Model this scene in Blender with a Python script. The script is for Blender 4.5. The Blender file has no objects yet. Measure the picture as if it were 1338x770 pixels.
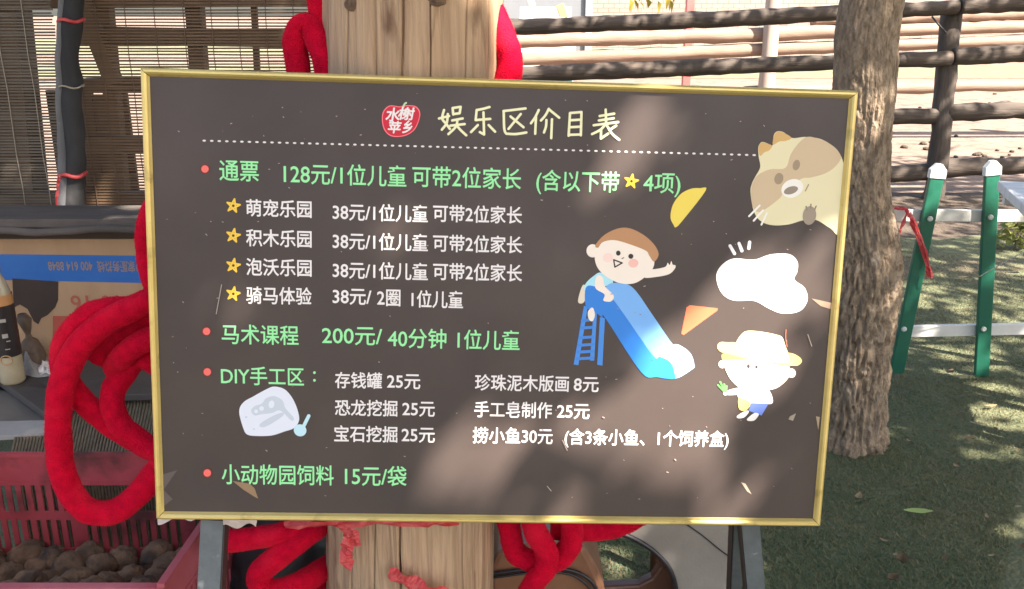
import bpy, bmesh, math, random
from mathutils import Vector, Matrix, Euler, noise
R_ = math.radians
random.seed(7)
scene = bpy.context.scene
COL = scene.collection

# ------------------------------------------------------------------ camera
F = 1200.0; TH = R_(17.0); CAMZ = 1.5
FW = Vector((0, math.cos(TH), -math.sin(TH))); UP = Vector((0, math.sin(TH), math.cos(TH))); RT = Vector((1, 0, 0))
CP = Vector((0, 0, CAMZ))
cd = bpy.data.cameras.new('camera'); cd.sensor_width = 36; cd.lens = 36 * F / 1338; cd.clip_end = 2000; cd.clip_start = 0.05
cam = bpy.data.objects.new('camera', cd); COL.objects.link(cam)
cam.location = CP; cam.rotation_euler = (R_(90) - TH, 0, 0)
scene.camera = cam

# ------------------------------------------------------------------ light
SAZ = R_(49); SEL = R_(50)
SUN = Vector((math.cos(SEL) * math.sin(SAZ), -math.cos(SEL) * math.cos(SAZ), math.sin(SEL)))
w = bpy.data.worlds.new('World'); scene.world = w; w.use_nodes = True
nt = w.node_tree; bg = nt.nodes['Background']
sky = nt.nodes.new('ShaderNodeTexSky'); sky.sky_type = 'NISHITA'; sky.sun_disc = False
sky.sun_elevation = SEL; sky.sun_rotation = math.atan2(SUN.x, SUN.y); sky.air_density = 1.0; sky.dust_density = 3.0; sky.ozone_density = 0.6
nt.links.new(sky.outputs[0], bg.inputs[0]); bg.inputs[1].default_value = 0.085
sl = bpy.data.lights.new('sun', 'SUN'); sl.energy = 4.8; sl.angle = R_(0.53); sl.color = (1.0, 0.93, 0.84)
so = bpy.data.objects.new('sun', sl); COL.objects.link(so); so.rotation_euler = SUN.to_track_quat('Z', 'Y').to_euler()
scene.view_settings.view_transform = 'Standard'; scene.view_settings.look = 'None'; scene.view_settings.gamma = 1
scene.view_settings.exposure = 2.3; scene.view_settings.use_curve_mapping = False
scene.view_settings.use_white_balance = True; scene.view_settings.white_balance_temperature = 6900; scene.view_settings.white_balance_tint = 12

# ------------------------------------------------------------------ helpers
def ray(x, y): return (RT * ((x - 669) / F) + UP * ((385 - y) / F) + FW)
def at(x, y, Y):
    d = ray(x, y); return CP + d * (Y / d.y)
def gnd(x, y, z=0.0):
    d = ray(x, y); return CP + d * ((z - CAMZ) / d.z)
def depth(p): return (p - CP).dot(FW)
def proj(p):
    d = p - CP; z = d.dot(FW)
    if z < 0.05: return None
    return (669 + F * d.x / z, 385 - F * d.dot(UP) / z)

def srgb(r, g, b):
    f = lambda c: (c / 255 / 12.92) if c / 255 <= 0.04045 else ((c / 255 + 0.055) / 1.055) ** 2.4
    return (f(r), f(g), f(b))

class MB:
    def __init__(s): s.v = []; s.f = []; s.m = []; s.sm = []
    def face(s, idx, m=0, smooth=False): s.f.append(tuple(idx)); s.m.append(m); s.sm.append(smooth)
    def poly(s, pts, m=0):
        b = len(s.v); s.v += [Vector(p) for p in pts]; s.face(range(b, b + len(pts)), m)
    def box(s, c, h, rot=None, m=0):
        b = len(s.v); c = Vector(c)
        for dx in (-1, 1):
            for dy in (-1, 1):
                for dz in (-1, 1):
                    p = Vector((dx * h[0], dy * h[1], dz * h[2]))
                    if rot is not None: p = rot @ p
                    s.v.append(c + p)
        for q in ((0, 1, 3, 2), (4, 6, 7, 5), (0, 4, 5, 1), (2, 3, 7, 6), (0, 2, 6, 4), (1, 5, 7, 3)): s.face([b + i for i in q], m)
    def bar(s, a, b_, wx, wy, upv=Vector((0, 0, 1)), m=0):
        a = Vector(a); b_ = Vector(b_); d = b_ - a; L = d.length; d.normalize()
        x = d.cross(upv); x = x.normalized() if x.length > 1e-5 else Vector((1, 0, 0)); y = x.cross(d).normalized()
        rot = Matrix((x, d, y)).transposed()
        s.box((a + b_) / 2, (wx / 2, L / 2, wy / 2), rot, m)
    def tube(s, pts, r, n=12, m=0, sub=0, wob=0.0, wsc=30, flat=1.0, cap=True, seed=0):
        pts = [Vector(p) for p in pts]
        rs = list(r) if hasattr(r, '__len__') else [r] * len(pts)
        if sub:
            P = []; Rr = []
            for i in range(len(pts) - 1):
                p0 = pts[max(i - 1, 0)]; p1 = pts[i]; p2 = pts[i + 1]; p3 = pts[min(i + 2, len(pts) - 1)]
                for k in range(sub):
                    t = k / sub
                    P.append(0.5 * ((2 * p1) + (p2 - p0) * t + (2 * p0 - 5 * p1 + 4 * p2 - p3) * t * t + (3 * p1 - p0 - 3 * p2 + p3) * t ** 3))
                    Rr.append(rs[i] * (1 - t) + rs[i + 1] * t)
            P.append(pts[-1]); Rr.append(rs[-1]); pts, rs = P, Rr
        b = len(s.v); nrm = None
        for i, p in enumerate(pts):
            d = (pts[min(i + 1, len(pts) - 1)] - pts[max(i - 1, 0)])
            if d.length < 1e-9: d = Vector((0, 0, 1))
            d.normalize()
            if nrm is None:
                nrm = d.orthogonal().normalized()
                if abs(d.z) < 0.95: nrm = d.cross(Vector((0, 0, 1))).normalized()
            else:
                nrm = (nrm - d * nrm.dot(d)).normalized()
            bn = d.cross(nrm)
            for k in range(n):
                a = 2 * math.pi * k / n
                dirv = nrm * math.cos(a) + bn * (math.sin(a) * flat)
                q = p + dirv * rs[i]
                if wob: q += dirv * (wob * noise.noise(q * wsc + Vector((seed * 7.3, 0, 0))))
                s.v.append(q)
        for i in range(len(pts) - 1):
            for k in range(n):
                k2 = (k + 1) % n
                s.face((b + i * n + k, b + i * n + k2, b + (i + 1) * n + k2, b + (i + 1) * n + k), m, True)
        if cap:
            s.face([b + k for k in reversed(range(n))], m)
            s.face([b + (len(pts) - 1) * n + k for k in range(n)], m)
    def lathe(s, prof, c, n=32, m=0):
        c = Vector(c); b = len(s.v)
        for (r, z) in prof:
            for k in range(n):
                a = 2 * math.pi * k / n; s.v.append(c + Vector((r * math.cos(a), r * math.sin(a), z)))
        for i in range(len(prof) - 1):
            for k in range(n):
                k2 = (k + 1) % n; s.face((b + i * n + k, b + i * n + k2, b + (i + 1) * n + k2, b + (i + 1) * n + k), m, True)
    def prism(s, pts, ext, m=0):           # closed outline pushed along the vector ext
        pts = [Vector(p) for p in pts]; ext = Vector(ext); b = len(s.v); n = len(pts)
        s.v += pts + [p + ext for p in pts]
        s.face(range(b, b + n), m); s.face(reversed(range(b + n, b + 2 * n)), m)
        for i in range(n):
            j = (i + 1) % n; s.face((b + i, b + n + i, b + n + j, b + j), m)
    def build(s, name, mats, parent=None, org=None, bevel=0):
        me = bpy.data.meshes.new(name)
        o_ = Vector((0, 0, 0)) if org is None else Vector(org)
        me.from_pydata([v - o_ for v in s.v], [], s.f)
        if not isinstance(mats, (list, tuple)): mats = [mats]
        for mm in mats: me.materials.append(mm)
        me.polygons.foreach_set('material_index', s.m); me.polygons.foreach_set('use_smooth', s.sm); me.update()
        o = bpy.data.objects.new(name, me); COL.objects.link(o)
        if parent is not None: o.parent = parent
        elif org is not None: o.location = o_
        if bevel:
            bv = o.modifiers.new('bevel', 'BEVEL'); bv.width = bevel; bv.segments = 2; bv.limit_method = 'ANGLE'; bv.angle_limit = R_(40)
        return o

def empty(name, loc):
    o = bpy.data.objects.new(name, None); COL.objects.link(o); o.location = loc; o.empty_display_size = 0.1; return o
def tag(o, label, cat, group=None):
    o['label'] = label; o['category'] = cat
    if group: o['group'] = group
    return o
def kind(o, k): o['kind'] = k; return o
def cat(pts, closed=True, sub=5):          # smooth closed outline through the points (2D)
    n = len(pts); out = []
    for i in range(n):
        p0, p1, p2, p3 = (pts[(i + k) % n] for k in (-1, 0, 1, 2))
        for k in range(sub):
            t = k / sub
            out.append(tuple(0.5 * (2 * p1[j] + (p2[j] - p0[j]) * t + (2 * p0[j] - 5 * p1[j] + 4 * p2[j] - p3[j]) * t * t + (3 * p1[j] - p0[j] - 3 * p2[j] + p3[j]) * t ** 3) for j in (0, 1)))
    return out

# ------------------------------------------------------------------ materials
def mat(name, c1, c2=None, scale=8, stretch=(1, 1, 1), rough=0.7, bump=0.0, bscale=None, metal=0.0, spec=0.5, detail=6, lo=0.35, hi=0.65,
        c3=None, s3=2.0, lo3=0.55, hi3=0.7, sheen=0, trans=0, bdist=0.01, coat=0, str3=None):
    m = bpy.data.materials.new(name); m.use_nodes = True; t = m.node_tree; N = t.nodes; L = t.links
    p = N['Principled BSDF']; p.inputs['Roughness'].default_value = rough; p.inputs['Metallic'].default_value = metal
    p.inputs['Specular IOR Level'].default_value = spec
    if sheen:
        p.inputs['Sheen Weight'].default_value = sheen; p.inputs['Sheen Roughness'].default_value = 0.35
        p.inputs['Sheen Tint'].default_value = (*[min(1, c * 1.6 + .05) for c in c1], 1)
    if coat: p.inputs['Coat Weight'].default_value = coat; p.inputs['Coat Roughness'].default_value = 0.15
    tc = N.new('ShaderNodeTexCoord'); mp = N.new('ShaderNodeMapping'); mp.inputs['Scale'].default_value = stretch
    L.new(tc.outputs['Object'], mp.inputs['Vector'])
    if c2 is None: p.inputs['Base Color'].default_value = (*c1, 1)
    else:
        n1 = N.new('ShaderNodeTexNoise'); n1.inputs['Scale'].default_value = scale; n1.inputs['Detail'].default_value = detail; n1.inputs['Roughness'].default_value = 0.62
        L.new(mp.outputs[0], n1.inputs['Vector'])
        mr = N.new('ShaderNodeMapRange'); mr.inputs[1].default_value = lo; mr.inputs[2].default_value = hi; L.new(n1.outputs[0], mr.inputs[0])
        mx = N.new('ShaderNodeMix'); mx.data_type = 'RGBA'; mx.inputs[6].default_value = (*c1, 1); mx.inputs[7].default_value = (*c2, 1); L.new(mr.outputs[0], mx.inputs[0])
        out = mx.outputs[2]
        if c3 is not None:
            n3 = N.new('ShaderNodeTexNoise'); n3.inputs['Scale'].default_value = s3; n3.inputs['Detail'].default_value = 5
            mp3 = N.new('ShaderNodeMapping'); mp3.inputs['Scale'].default_value = str3 or stretch; mp3.inputs['Location'].default_value = (3.1, 1.7, 5.3)
            L.new(tc.outputs['Object'], mp3.inputs['Vector']); L.new(mp3.outputs[0], n3.inputs['Vector'])
            m3 = N.new('ShaderNodeMapRange'); m3.inputs[1].default_value = lo3; m3.inputs[2].default_value = hi3; L.new(n3.outputs[0], m3.inputs[0])
            mx3 = N.new('ShaderNodeMix'); mx3.data_type = 'RGBA'; mx3.inputs[7].default_value = (*c3, 1)
            L.new(out, mx3.inputs[6]); L.new(m3.outputs[0], mx3.inputs[0]); out = mx3.outputs[2]
        L.new(out, p.inputs['Base Color'])
    if bump:
        nb = N.new('ShaderNodeTexNoise'); nb.inputs['Scale'].default_value = bscale or scale * 2; nb.inputs['Detail'].default_value = 5
        L.new(mp.outputs[0], nb.inputs['Vector']); b = N.new('ShaderNodeBump'); b.inputs['Strength'].default_value = bump; b.inputs['Distance'].default_value = bdist
        L.new(nb.outputs[0], b.inputs['Height']); L.new(b.outputs[0], p.inputs['Normal'])
    if trans:
        tr = N.new('ShaderNodeBsdfTranslucent'); ms = N.new('ShaderNodeMixShader'); ms.inputs[0].default_value = trans
        if c2 is None: tr.inputs[0].default_value = (*c1, 1)
        else: L.new(out, tr.inputs[0])
        L.new(p.outputs[0], ms.inputs[1]); L.new(tr.outputs[0], ms.inputs[2]); L.new(ms.outputs[0], N['Material Output'].inputs[0])
    return m
_fl = {}
def flat(r, g, b, rough=0.5):
    k = (r, g, b)
    if k not in _fl: _fl[k] = mat('print_%02x%02x%02x' % k, srgb(r, g, b), rough=rough, spec=0.4)
    return _fl[k]

M_panel = mat('board_laminate', srgb(73, 63, 60), srgb(68, 59, 56), scale=5, rough=0.42, bump=0.04, bscale=260, spec=0.36, c3=srgb(82, 71, 68), s3=3, lo3=.5, hi3=.8, bdist=.002)
M_gold = mat('gold_moulding', (0.74, 0.58, 0.22), (0.62, 0.47, 0.16), scale=14, stretch=(.4, .4, 1), rough=0.36, metal=0.5, bump=0.12, bscale=60, bdist=.003, c3=(.36, .26, .09), s3=26, lo3=.60, hi3=.75, str3=(1, 1, 1))
M_backing = mat('board_backing', (0.12, 0.10, 0.08), (0.2, 0.17, 0.13), rough=.8)
_t = M_panel.node_tree; _n = _t.nodes.new('ShaderNodeTexNoise'); _n.inputs['Scale'].default_value = 5; _n.inputs['Detail'].default_value = 8
_r = _t.nodes.new('ShaderNodeMapRange'); _r.inputs[1].default_value = .3; _r.inputs[2].default_value = .7; _r.inputs[3].default_value = .36; _r.inputs[4].default_value = .56
_c = _t.nodes.new('ShaderNodeTexCoord'); _t.links.new(_c.outputs['Object'], _n.inputs['Vector']); _t.links.new(_n.outputs[0], _r.inputs[0]); _t.links.new(_r.outputs[0], _t.nodes['Principled BSDF'].inputs['Roughness'])
M_film = mat('clear_film', (0.62, 0.52, 0.46), (0.8, 0.74, 0.7), scale=25, rough=0.2, bump=.5, bscale=40, trans=.4)
M_rope = mat('red_plush', (0.66, 0.005, 0.032), (0.48, 0.004, 0.024), scale=60, rough=0.95, bump=0.8, bscale=420, sheen=.5, spec=.05, bdist=.004, c3=(0.68, 0.012, 0.04), s3=12)
M_pole = mat('debarked_log', (0.47, 0.32, 0.20), (0.34, 0.22, 0.135), scale=9, stretch=(7, 7, .4), rough=.75, bump=.7, bscale=16, c3=(0.16, 0.085, 0.045), s3=4.5, lo3=.57, hi3=.70, str3=(4, 4, 1.1), bdist=.008, lo=.4, hi=.62)
M_crack = mat('dark_crack', (0.03, 0.02, 0.014), rough=1)
M_bark = mat('tree_bark', (0.38, 0.29, 0.205), (0.21, 0.155, 0.108), scale=16, stretch=(3, 3, 1.7), rough=.95, bump=.8, bscale=34, bdist=.014, c3=(0.33, 0.265, 0.205), s3=9, lo=.38, hi=.6)
M_logdark = mat('dark_weathered_log', (0.042, 0.033, 0.027), (0.088, 0.067, 0.053), scale=6, stretch=(.6, 5, 5), rough=.8, bump=.6, bscale=14, bdist=.01, c3=(.12, .085, .062), s3=3, lo3=.6, hi3=.78)
M_postdark = mat('dark_weathered_post', (0.042, 0.033, 0.028), (0.085, 0.066, 0.053), scale=6, stretch=(5, 5, .6), rough=.8, bump=.6, bscale=14, bdist=.01)
M_logpale = mat('pale_peeled_log', (0.27, 0.185, 0.14), (0.21, 0.14, 0.10), scale=5, stretch=(.5, 4, 4), rough=.8, bump=.4, bscale=10)
M_postpale = mat('pale_grey_post', (0.40, 0.33, 0.28), (0.3, 0.25, 0.21), scale=5, stretch=(4, 4, .5), rough=.8)
M_soil = mat('sandy_soil', (0.205, 0.15, 0.116), (0.155, 0.112, 0.086), scale=1.6, rough=.95, bump=.7, bscale=9, bdist=.04, c3=(.105, .076, .058), s3=4, lo3=.52, hi3=.68)
M_lawn = mat('lawn_soil', (0.105, 0.125, 0.065), (0.135, 0.138, 0.075), scale=5, rough=.95, bump=.8, bscale=60, c3=(.14, .105, .07), s3=.9, lo3=.56, hi3=.66, bdist=.02)
M_earth = mat('dark_earth', (0.095, 0.07, 0.05), (0.06, 0.045, 0.033), scale=3, rough=.95, bump=.8, bscale=25, bdist=.03)
M_verge = mat('verge_grass', (0.11, 0.125, 0.06), (0.18, 0.165, 0.10), scale=3, rough=.9)
M_green = mat('green_paint', (0.016, 0.14, 0.088), (0.012, 0.115, 0.072), scale=12, rough=.35, bump=.08, bscale=40)
M_white = mat('white_paint', (0.74, 0.74, 0.72), (0.62, 0.61, 0.58), scale=9, rough=.45, bump=.06, bscale=60)
M_whiteold = mat('worn_white_plank', (0.70, 0.71, 0.72), (0.55, 0.56, 0.57), scale=6, stretch=(1, 6, 1), rough=.5, bump=.1)
M_bolt = mat('bolt_cap', (0.62, 0.66, 0.62), rough=.3)
M_ribbon = mat('red_plastic_ribbon', (0.62, 0.045, 0.055), (0.75, 0.14, 0.14), scale=30, rough=.35, bump=.5, bscale=70, trans=.3)
M_bamboo = mat('bamboo_slat', (0.20, 0.125, 0.07), (0.13, 0.08, 0.045), scale=18, stretch=(.6, 1, 12), rough=.65, trans=.12)
M_bamgrey = mat('greyed_bamboo_slat', (0.165, 0.14, 0.105), (0.10, 0.085, 0.065), scale=18, stretch=(.6, 1, 12), rough=.65, trans=.12)
M_string = mat('blind_string', (0.32, 0.28, 0.22), rough=.9)
M_stringd = mat('brown_blind_string', (0.14, 0.09, 0.06), rough=.9)
M_timber = mat('shed_timber', (0.10, 0.06, 0.035), (0.15, 0.095, 0.055), scale=5, stretch=(3, 3, 1), rough=.85)
M_wrapd = mat('dark_plastic_wrap', (0.026, 0.026, 0.028), (0.045, 0.045, 0.046), scale=7, stretch=(2, 2, .7), rough=.75, bump=.5, bscale=9, bdist=.02, spec=.25)
M_wrapg = mat('grey_plastic_strip', (0.13, 0.135, 0.145), (0.09, 0.095, 0.10), scale=7, rough=.5, bump=.4, bscale=12)
M_card = mat('cardboard', (0.46, 0.295, 0.17), (0.40, 0.25, 0.14), scale=4, stretch=(3, 3, 1), rough=.85, bump=.1, bscale=80)
M_cardblue = mat('blue_box_band', (0.012, 0.12, 0.42), (0.02, 0.15, 0.47), scale=6, rough=.6)
M_cardprint = mat('faded_print', (0.29, 0.22, 0.20), rough=.8)
M_cardred = mat('red_box_print', (0.46, 0.085, 0.06), (0.4, 0.12, 0.08), scale=9, rough=.8)
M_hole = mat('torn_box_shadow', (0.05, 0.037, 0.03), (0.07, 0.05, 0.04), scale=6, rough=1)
M_bag = mat('brown_bag', (0.15, 0.105, 0.075), (0.10, 0.07, 0.05), scale=20, rough=.7, bump=.5, bscale=40)
M_ledge = mat('dusty_grey_plank', (0.12, 0.10, 0.09), (0.075, 0.065, 0.058), scale=6, stretch=(1, 4, 4), rough=.9, bump=.3)
M_tcloth = mat('dark_table_cover', (0.06, 0.05, 0.043), (0.085, 0.073, 0.062), scale=7, rough=.8, bump=.3, bscale=12)
M_steel = mat('dull_steel_sheet', (0.24, 0.23, 0.21), (0.18, 0.17, 0.155), scale=5, rough=.45, metal=.4)
M_mat = mat('ribbed_straw_mat', (0.20, 0.145, 0.095), (0.13, 0.095, 0.06), scale=12, stretch=(6, 1, 6), rough=.8, bump=.4)
M_rag = mat('grey_rag', (0.36, 0.34, 0.325), (0.27, 0.255, 0.24), scale=14, rough=.95, bump=.4, bscale=120)
M_paper = mat('crumpled_tissue', (0.75, 0.72, 0.70), rough=.9)
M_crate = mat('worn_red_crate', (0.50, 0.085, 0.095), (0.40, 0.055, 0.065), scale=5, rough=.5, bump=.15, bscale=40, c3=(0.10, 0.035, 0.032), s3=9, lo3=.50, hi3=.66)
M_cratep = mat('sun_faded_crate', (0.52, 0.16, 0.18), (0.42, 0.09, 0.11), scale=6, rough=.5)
M_tuber = mat('tuber_skin', (0.25, 0.155, 0.09), (0.09, 0.056, 0.035), scale=22, rough=.95, bump=.9, bscale=60, bdist=.008, c3=(.05, .038, .03), s3=14)
M_angle = mat('grey_angle_iron', (0.145, 0.165, 0.175), (0.10, 0.115, 0.125), scale=16, rough=.45, metal=.3, bump=.15, bscale=60, c3=(.32, .33, .33), s3=24, lo3=.66, hi3=.72)
M_angled = mat('dark_iron_edge', (0.04, 0.036, 0.036), rough=.5, metal=.3)
M_black = mat('black_filler', (0.012, 0.014, 0.016), (0.02, 0.022, 0.025), scale=20, rough=.5, bump=.4)
M_leath = mat('grey_leather', (0.27, 0.25, 0.225), (0.23, 0.21, 0.19), scale=10, rough=.5, bump=.25, bscale=140, bdist=.003)
M_tan = mat('tan_leather', (0.27, 0.135, 0.078), (0.20, 0.09, 0.05), scale=5, rough=.42, bump=.2, bscale=120, bdist=.003)
M_brown = mat('brown_leather', (0.13, 0.055, 0.032), (0.085, 0.035, 0.022), scale=6, rough=.42, bump=.2, bscale=120, bdist=.003)
M_pipe = mat('dark_piping', (0.018, 0.016, 0.022), rough=.35)
M_stitch = mat('dark_seam', (0.03, 0.025, 0.022), rough=.9)
M_wall = mat('pale_render', (0.72, 0.66, 0.60), (0.64, 0.57, 0.51), scale=2, rough=.9)
M_shedpale = mat('pale_grey_cladding', (0.16, 0.172, 0.19), (0.14, 0.152, 0.17), scale=1.5, rough=.6)
M_redpost = mat('red_painted_post', (0.50, 0.13, 0.12), (0.42, 0.1, 0.09), scale=8, rough=.6)
M_roof = mat('shed_roof', (0.12, 0.09, 0.07), (0.08, 0.06, 0.05), rough=.9)
M_leafA = mat('tree_leaf', (0.07, 0.12, 0.03), (0.10, 0.15, 0.04), scale=3, rough=.5, trans=.35)
M_dry = mat('dry_leaf', (0.15, 0.10, 0.052), (0.10, 0.065, 0.035), scale=20, rough=.7, trans=.2)
M_drypale = mat('pale_dry_leaf', (0.36, 0.28, 0.16), (0.28, 0.21, 0.12), scale=20, rough=.7, trans=.2)
M_lime = mat('lime_leaf', (0.38, 0.50, 0.14), (0.33, 0.45, 0.11), scale=30, rough=.5, trans=.2)
M_yel = mat('yellow_leaf', (0.45, 0.36, 0.06), (0.36, 0.27, 0.04), scale=9, rough=.6, trans=.3)
M_plant = mat('yellow_green_plant', (0.22, 0.27, 0.07), (0.3, 0.3, 0.09), scale=20, rough=.6, trans=.25)
M_wire = mat('pale_wire', (0.42, 0.43, 0.36), rough=.6)

for _nd in M_pole.node_tree.nodes:
    if _nd.type == 'TEX_NOISE': _nd.inputs['Distortion'].default_value = .9
# brick courses for the far wall
def brick_mat():
    m = mat('pale_brick', (0.7, 0.63, 0.57)); t = m.node_tree; p = t.nodes['Principled BSDF']
    br = t.nodes.new('ShaderNodeTexBrick'); tc = t.nodes.new('ShaderNodeTexCoord'); mp = t.nodes.new('ShaderNodeMapping'); mp.inputs['Rotation'].default_value = (R_(-90), 0, 0)
    t.links.new(tc.outputs['Object'], mp.inputs[0]); t.links.new(mp.outputs[0], br.inputs['Vector'])
    br.inputs['Color1'].default_value = (.27, .215, .18, 1); br.inputs['Color2'].default_value = (.30, .25, .21, 1); br.inputs['Mortar'].default_value = (.155, .125, .105, 1)
    br.inputs['Scale'].default_value = 1.0; br.inputs['Brick Width'].default_value = .36; br.inputs['Row Height'].default_value = .14; br.inputs['Mortar Size'].default_value = .012
    t.links.new(br.outputs[0], p.inputs['Base Color']); p.inputs['Roughness'].default_value = .9
    return m
M_brick = brick_mat()

# ------------------------------------------------------------------ ground
def sheet(name, m, x0, x1, y0, y1, z, nx=1, ny=1, amp=0, sc=1):
    b = MB()
    for j in range(ny + 1):
        for i in range(nx + 1):
            x = x0 + (x1 - x0) * i / nx; y = y0 + (y1 - y0) * j / ny
            b.v.append(Vector((x, y, z + (amp * noise.noise(Vector((x * sc, y * sc, 0))) if amp else 0))))
    for j in range(ny):
        for i in range(nx):
            a = j * (nx + 1) + i; b.face((a, a + 1, a + nx + 2, a + nx + 1), 0, True)
    return kind(b.build(name, m), 'structure')
sheet('ground', M_soil, -300, 300, -60, 600, -0.012)
b = MB(); edge = [(-4, -3), (9, -3), (9, 6.2)]
for k in range(40):
    x = 9 - 13 * k / 39; edge.append((x, 6.25 + .28 * noise.noise(Vector((x * 1.3, 2, 0))) + .12 * noise.noise(Vector((x * 5, 7, 0)))))
b.poly([(x, y, 0) for x, y in edge]); kind(b.build('lawn', M_lawn), 'structure')
b = MB(); b.poly([(-8, 6.0, -.006), (20, 6.0, -.006), (20, 8.0, -.006), (-8, 8.0, -.006)]); kind(b.build('bare_earth', M_earth), 'structure')
sheet('grass_verge', M_verge, -20, 60, 23, 29, -0.004)

# grass blades
gb = MB(); rg = random.Random(3)
def blade(x, y, h, wd, m):
    a = rg.uniform(0, 6.283); ln = rg.uniform(.3, 1.5) * h; la = rg.uniform(0, 6.283)
    dx, dy = math.cos(a) * wd / 2, math.sin(a) * wd / 2
    i = len(gb.v)
    gb.v += [Vector((x - dx, y - dy, 0)), Vector((x + dx, y + dy, 0)), Vector((x + math.cos(la) * ln, y + math.sin(la) * ln, h))]
    gb.face((i, i + 1, i + 2), m)
M_g1 = mat('grass_blade', (0.098, 0.156, 0.08), (0.118, 0.172, 0.09), scale=2, rough=.6, trans=.25)
M_g2 = mat('pale_grass_blade', (0.20, 0.19, 0.10), (0.175, 0.178, 0.09), scale=2, rough=.6, trans=.25)
M_g3 = mat('straw_blade', (0.26, 0.22, 0.12), rough=.7)
n = 0
while n < 130000:
    t = rg.random(); y = 1.85 + 4.5 * t ** 1.5
    x = rg.uniform(.05, .12 + y * .62)
    if y > 6.2 or x > y * .62: continue
    den = noise.noise(Vector((x * 1.1, y * 1.1, 4))); n += 1
    if den < -.22 + .3 * max(0, (y - 4) / 2) - .2 and rg.random() < .75: continue
    if rg.random() < max(0, (y - 4.2) / 2.6): continue
    k = noise.noise(Vector((x * 1.7 + 9, y * 1.7, 1))) + max(0, min(1.2, (x - .40 * y - .12) * 4)) * .8
    m_ = 2 if rg.random() < .03 + .06 * max(0, y - 3.5) else (1 if rg.random() < .22 + k * .5 + .12 * (y - 2) else 0)
    blade(x, y, rg.uniform(.005, .015), rg.uniform(.0022, .0042) * (1 + .25 * max(0, y - 3)), m_)
kind(gb.build('grass', [M_g1, M_g2, M_g3]), 'stuff')

# ------------------------------------------------------------------ far background
o = sheet('far_grass', M_verge, -60, 60, 36, 60, -0.004)
wl = MB(); wl.box((14, 32, 2.5), (17.2, .15, 2.5)); o = wl.build('wall', M_brick, None, (14, 32, 0)); tag(o, 'pale sunlit brick wall closing off the paddock far behind', 'wall')
b = MB(); p0 = at(560, 10, 26); p1 = at(768, 10, 26); cx = (p0.x + p1.x) / 2
rt = empty('farm_shed', (cx, 27, 0)); tag(rt, 'pale grey clad shed behind the paddock rails right of the pole', 'shed')
b.box((cx, 27.5, 1.6), ((p1.x - p0.x) / 2, 1.5, 1.6)); b.build('wall', M_shedpale, rt, rt.location)
b = MB(); b.prism([(p0.x - .3, 25.8, 3.2), (p1.x + .3, 25.8, 3.2), (p1.x + .3, 27.5, 3.9), (p0.x - .3, 27.5, 3.9)], (0, 0, .08)); b.prism([(p0.x - .3, 29.2, 3.2), (p0.x - .3, 27.5, 3.9), (p1.x + .3, 27.5, 3.9), (p1.x + .3, 29.2, 3.2)], (0, 0, .08)); b.build('roof', M_shedpale, rt, rt.location)
b = MB(); b.box((p1.x + .03, 25.94, 1.6), (.09, .05, 1.6)); b.build('corner_post', mat('grey_corner', (.36, .38, .4)), rt, rt.location)

# far pale log fence
FY = 11.5
rt = empty('log_fence', (at(700, 50, FY).x, FY, 0)); tag(rt, 'pale peeled log fence in full sun beyond the dark fence', 'fence')
def lograil(mb, a, c, r, wob, seed, n=14):
    a = Vector(a); c = Vector(c); rr = random.Random(seed); k = 14
    pts = []; rs = []
    for i in range(k + 1):
        t = i / k; p = a.lerp(c, t); p.z += .005 * math.sin(t * 7 + seed) + rr.uniform(-.003, .003); pts.append(p); rs.append(r * (1 - .12 * t + .05 * math.sin(t * 11 + seed)))
    mb.tube(pts, rs, n, 0, 4, wob, 9, seed=seed)
for q, ((xa, ya), (xb, yb), r) in enumerate([((560, 57), (1560, 29), .085), ((560, 82), (1560, 45), .08), ((560, 24), (1560, -8), .05)]):
    if q == 2: continue
    mb = MB(); a = at(xa, ya, FY); c = at(xb, yb, FY); lograil(mb, a, c, r, .02, q + 3); mb.build('rail', M_logpale, rt, rt.location)
mb = MB(); lograil(mb, at(1060, 27, FY + .02), at(1560, 12, FY + .02), .07, .02, 9); mb.build('rail', M_logpale, rt, rt.location)
mb = MB(); lograil(mb, at(560, 127, FY), at(1560, 108, FY), .07, .02, 8); mb.build('rail', M_logpale, rt, rt.location)
for xp in (1005, 560, 1520):
    p = at(xp, 60, FY - .12); mb = MB(); mb.tube([(p.x, p.y, 0), (p.x + .01, p.y, 1.0), (p.x, p.y, 2.3)], [.1, .095, .09], 14, 0, 4, .015, 8); mb.build('post', M_postpale, rt, rt.location)

# red post beyond
p = at(900, 40, 13); mb = MB(); mb.box((p.x, p.y, 1.25), (.055, .055, 1.25)); mb.box((p.x, p.y, 2.53), (.075, .075, .03)); tag(mb.build('painted_post', M_redpost, None, (p.x, p.y, 0), .008), 'square red post standing behind the pale log fence', 'post')

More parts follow.
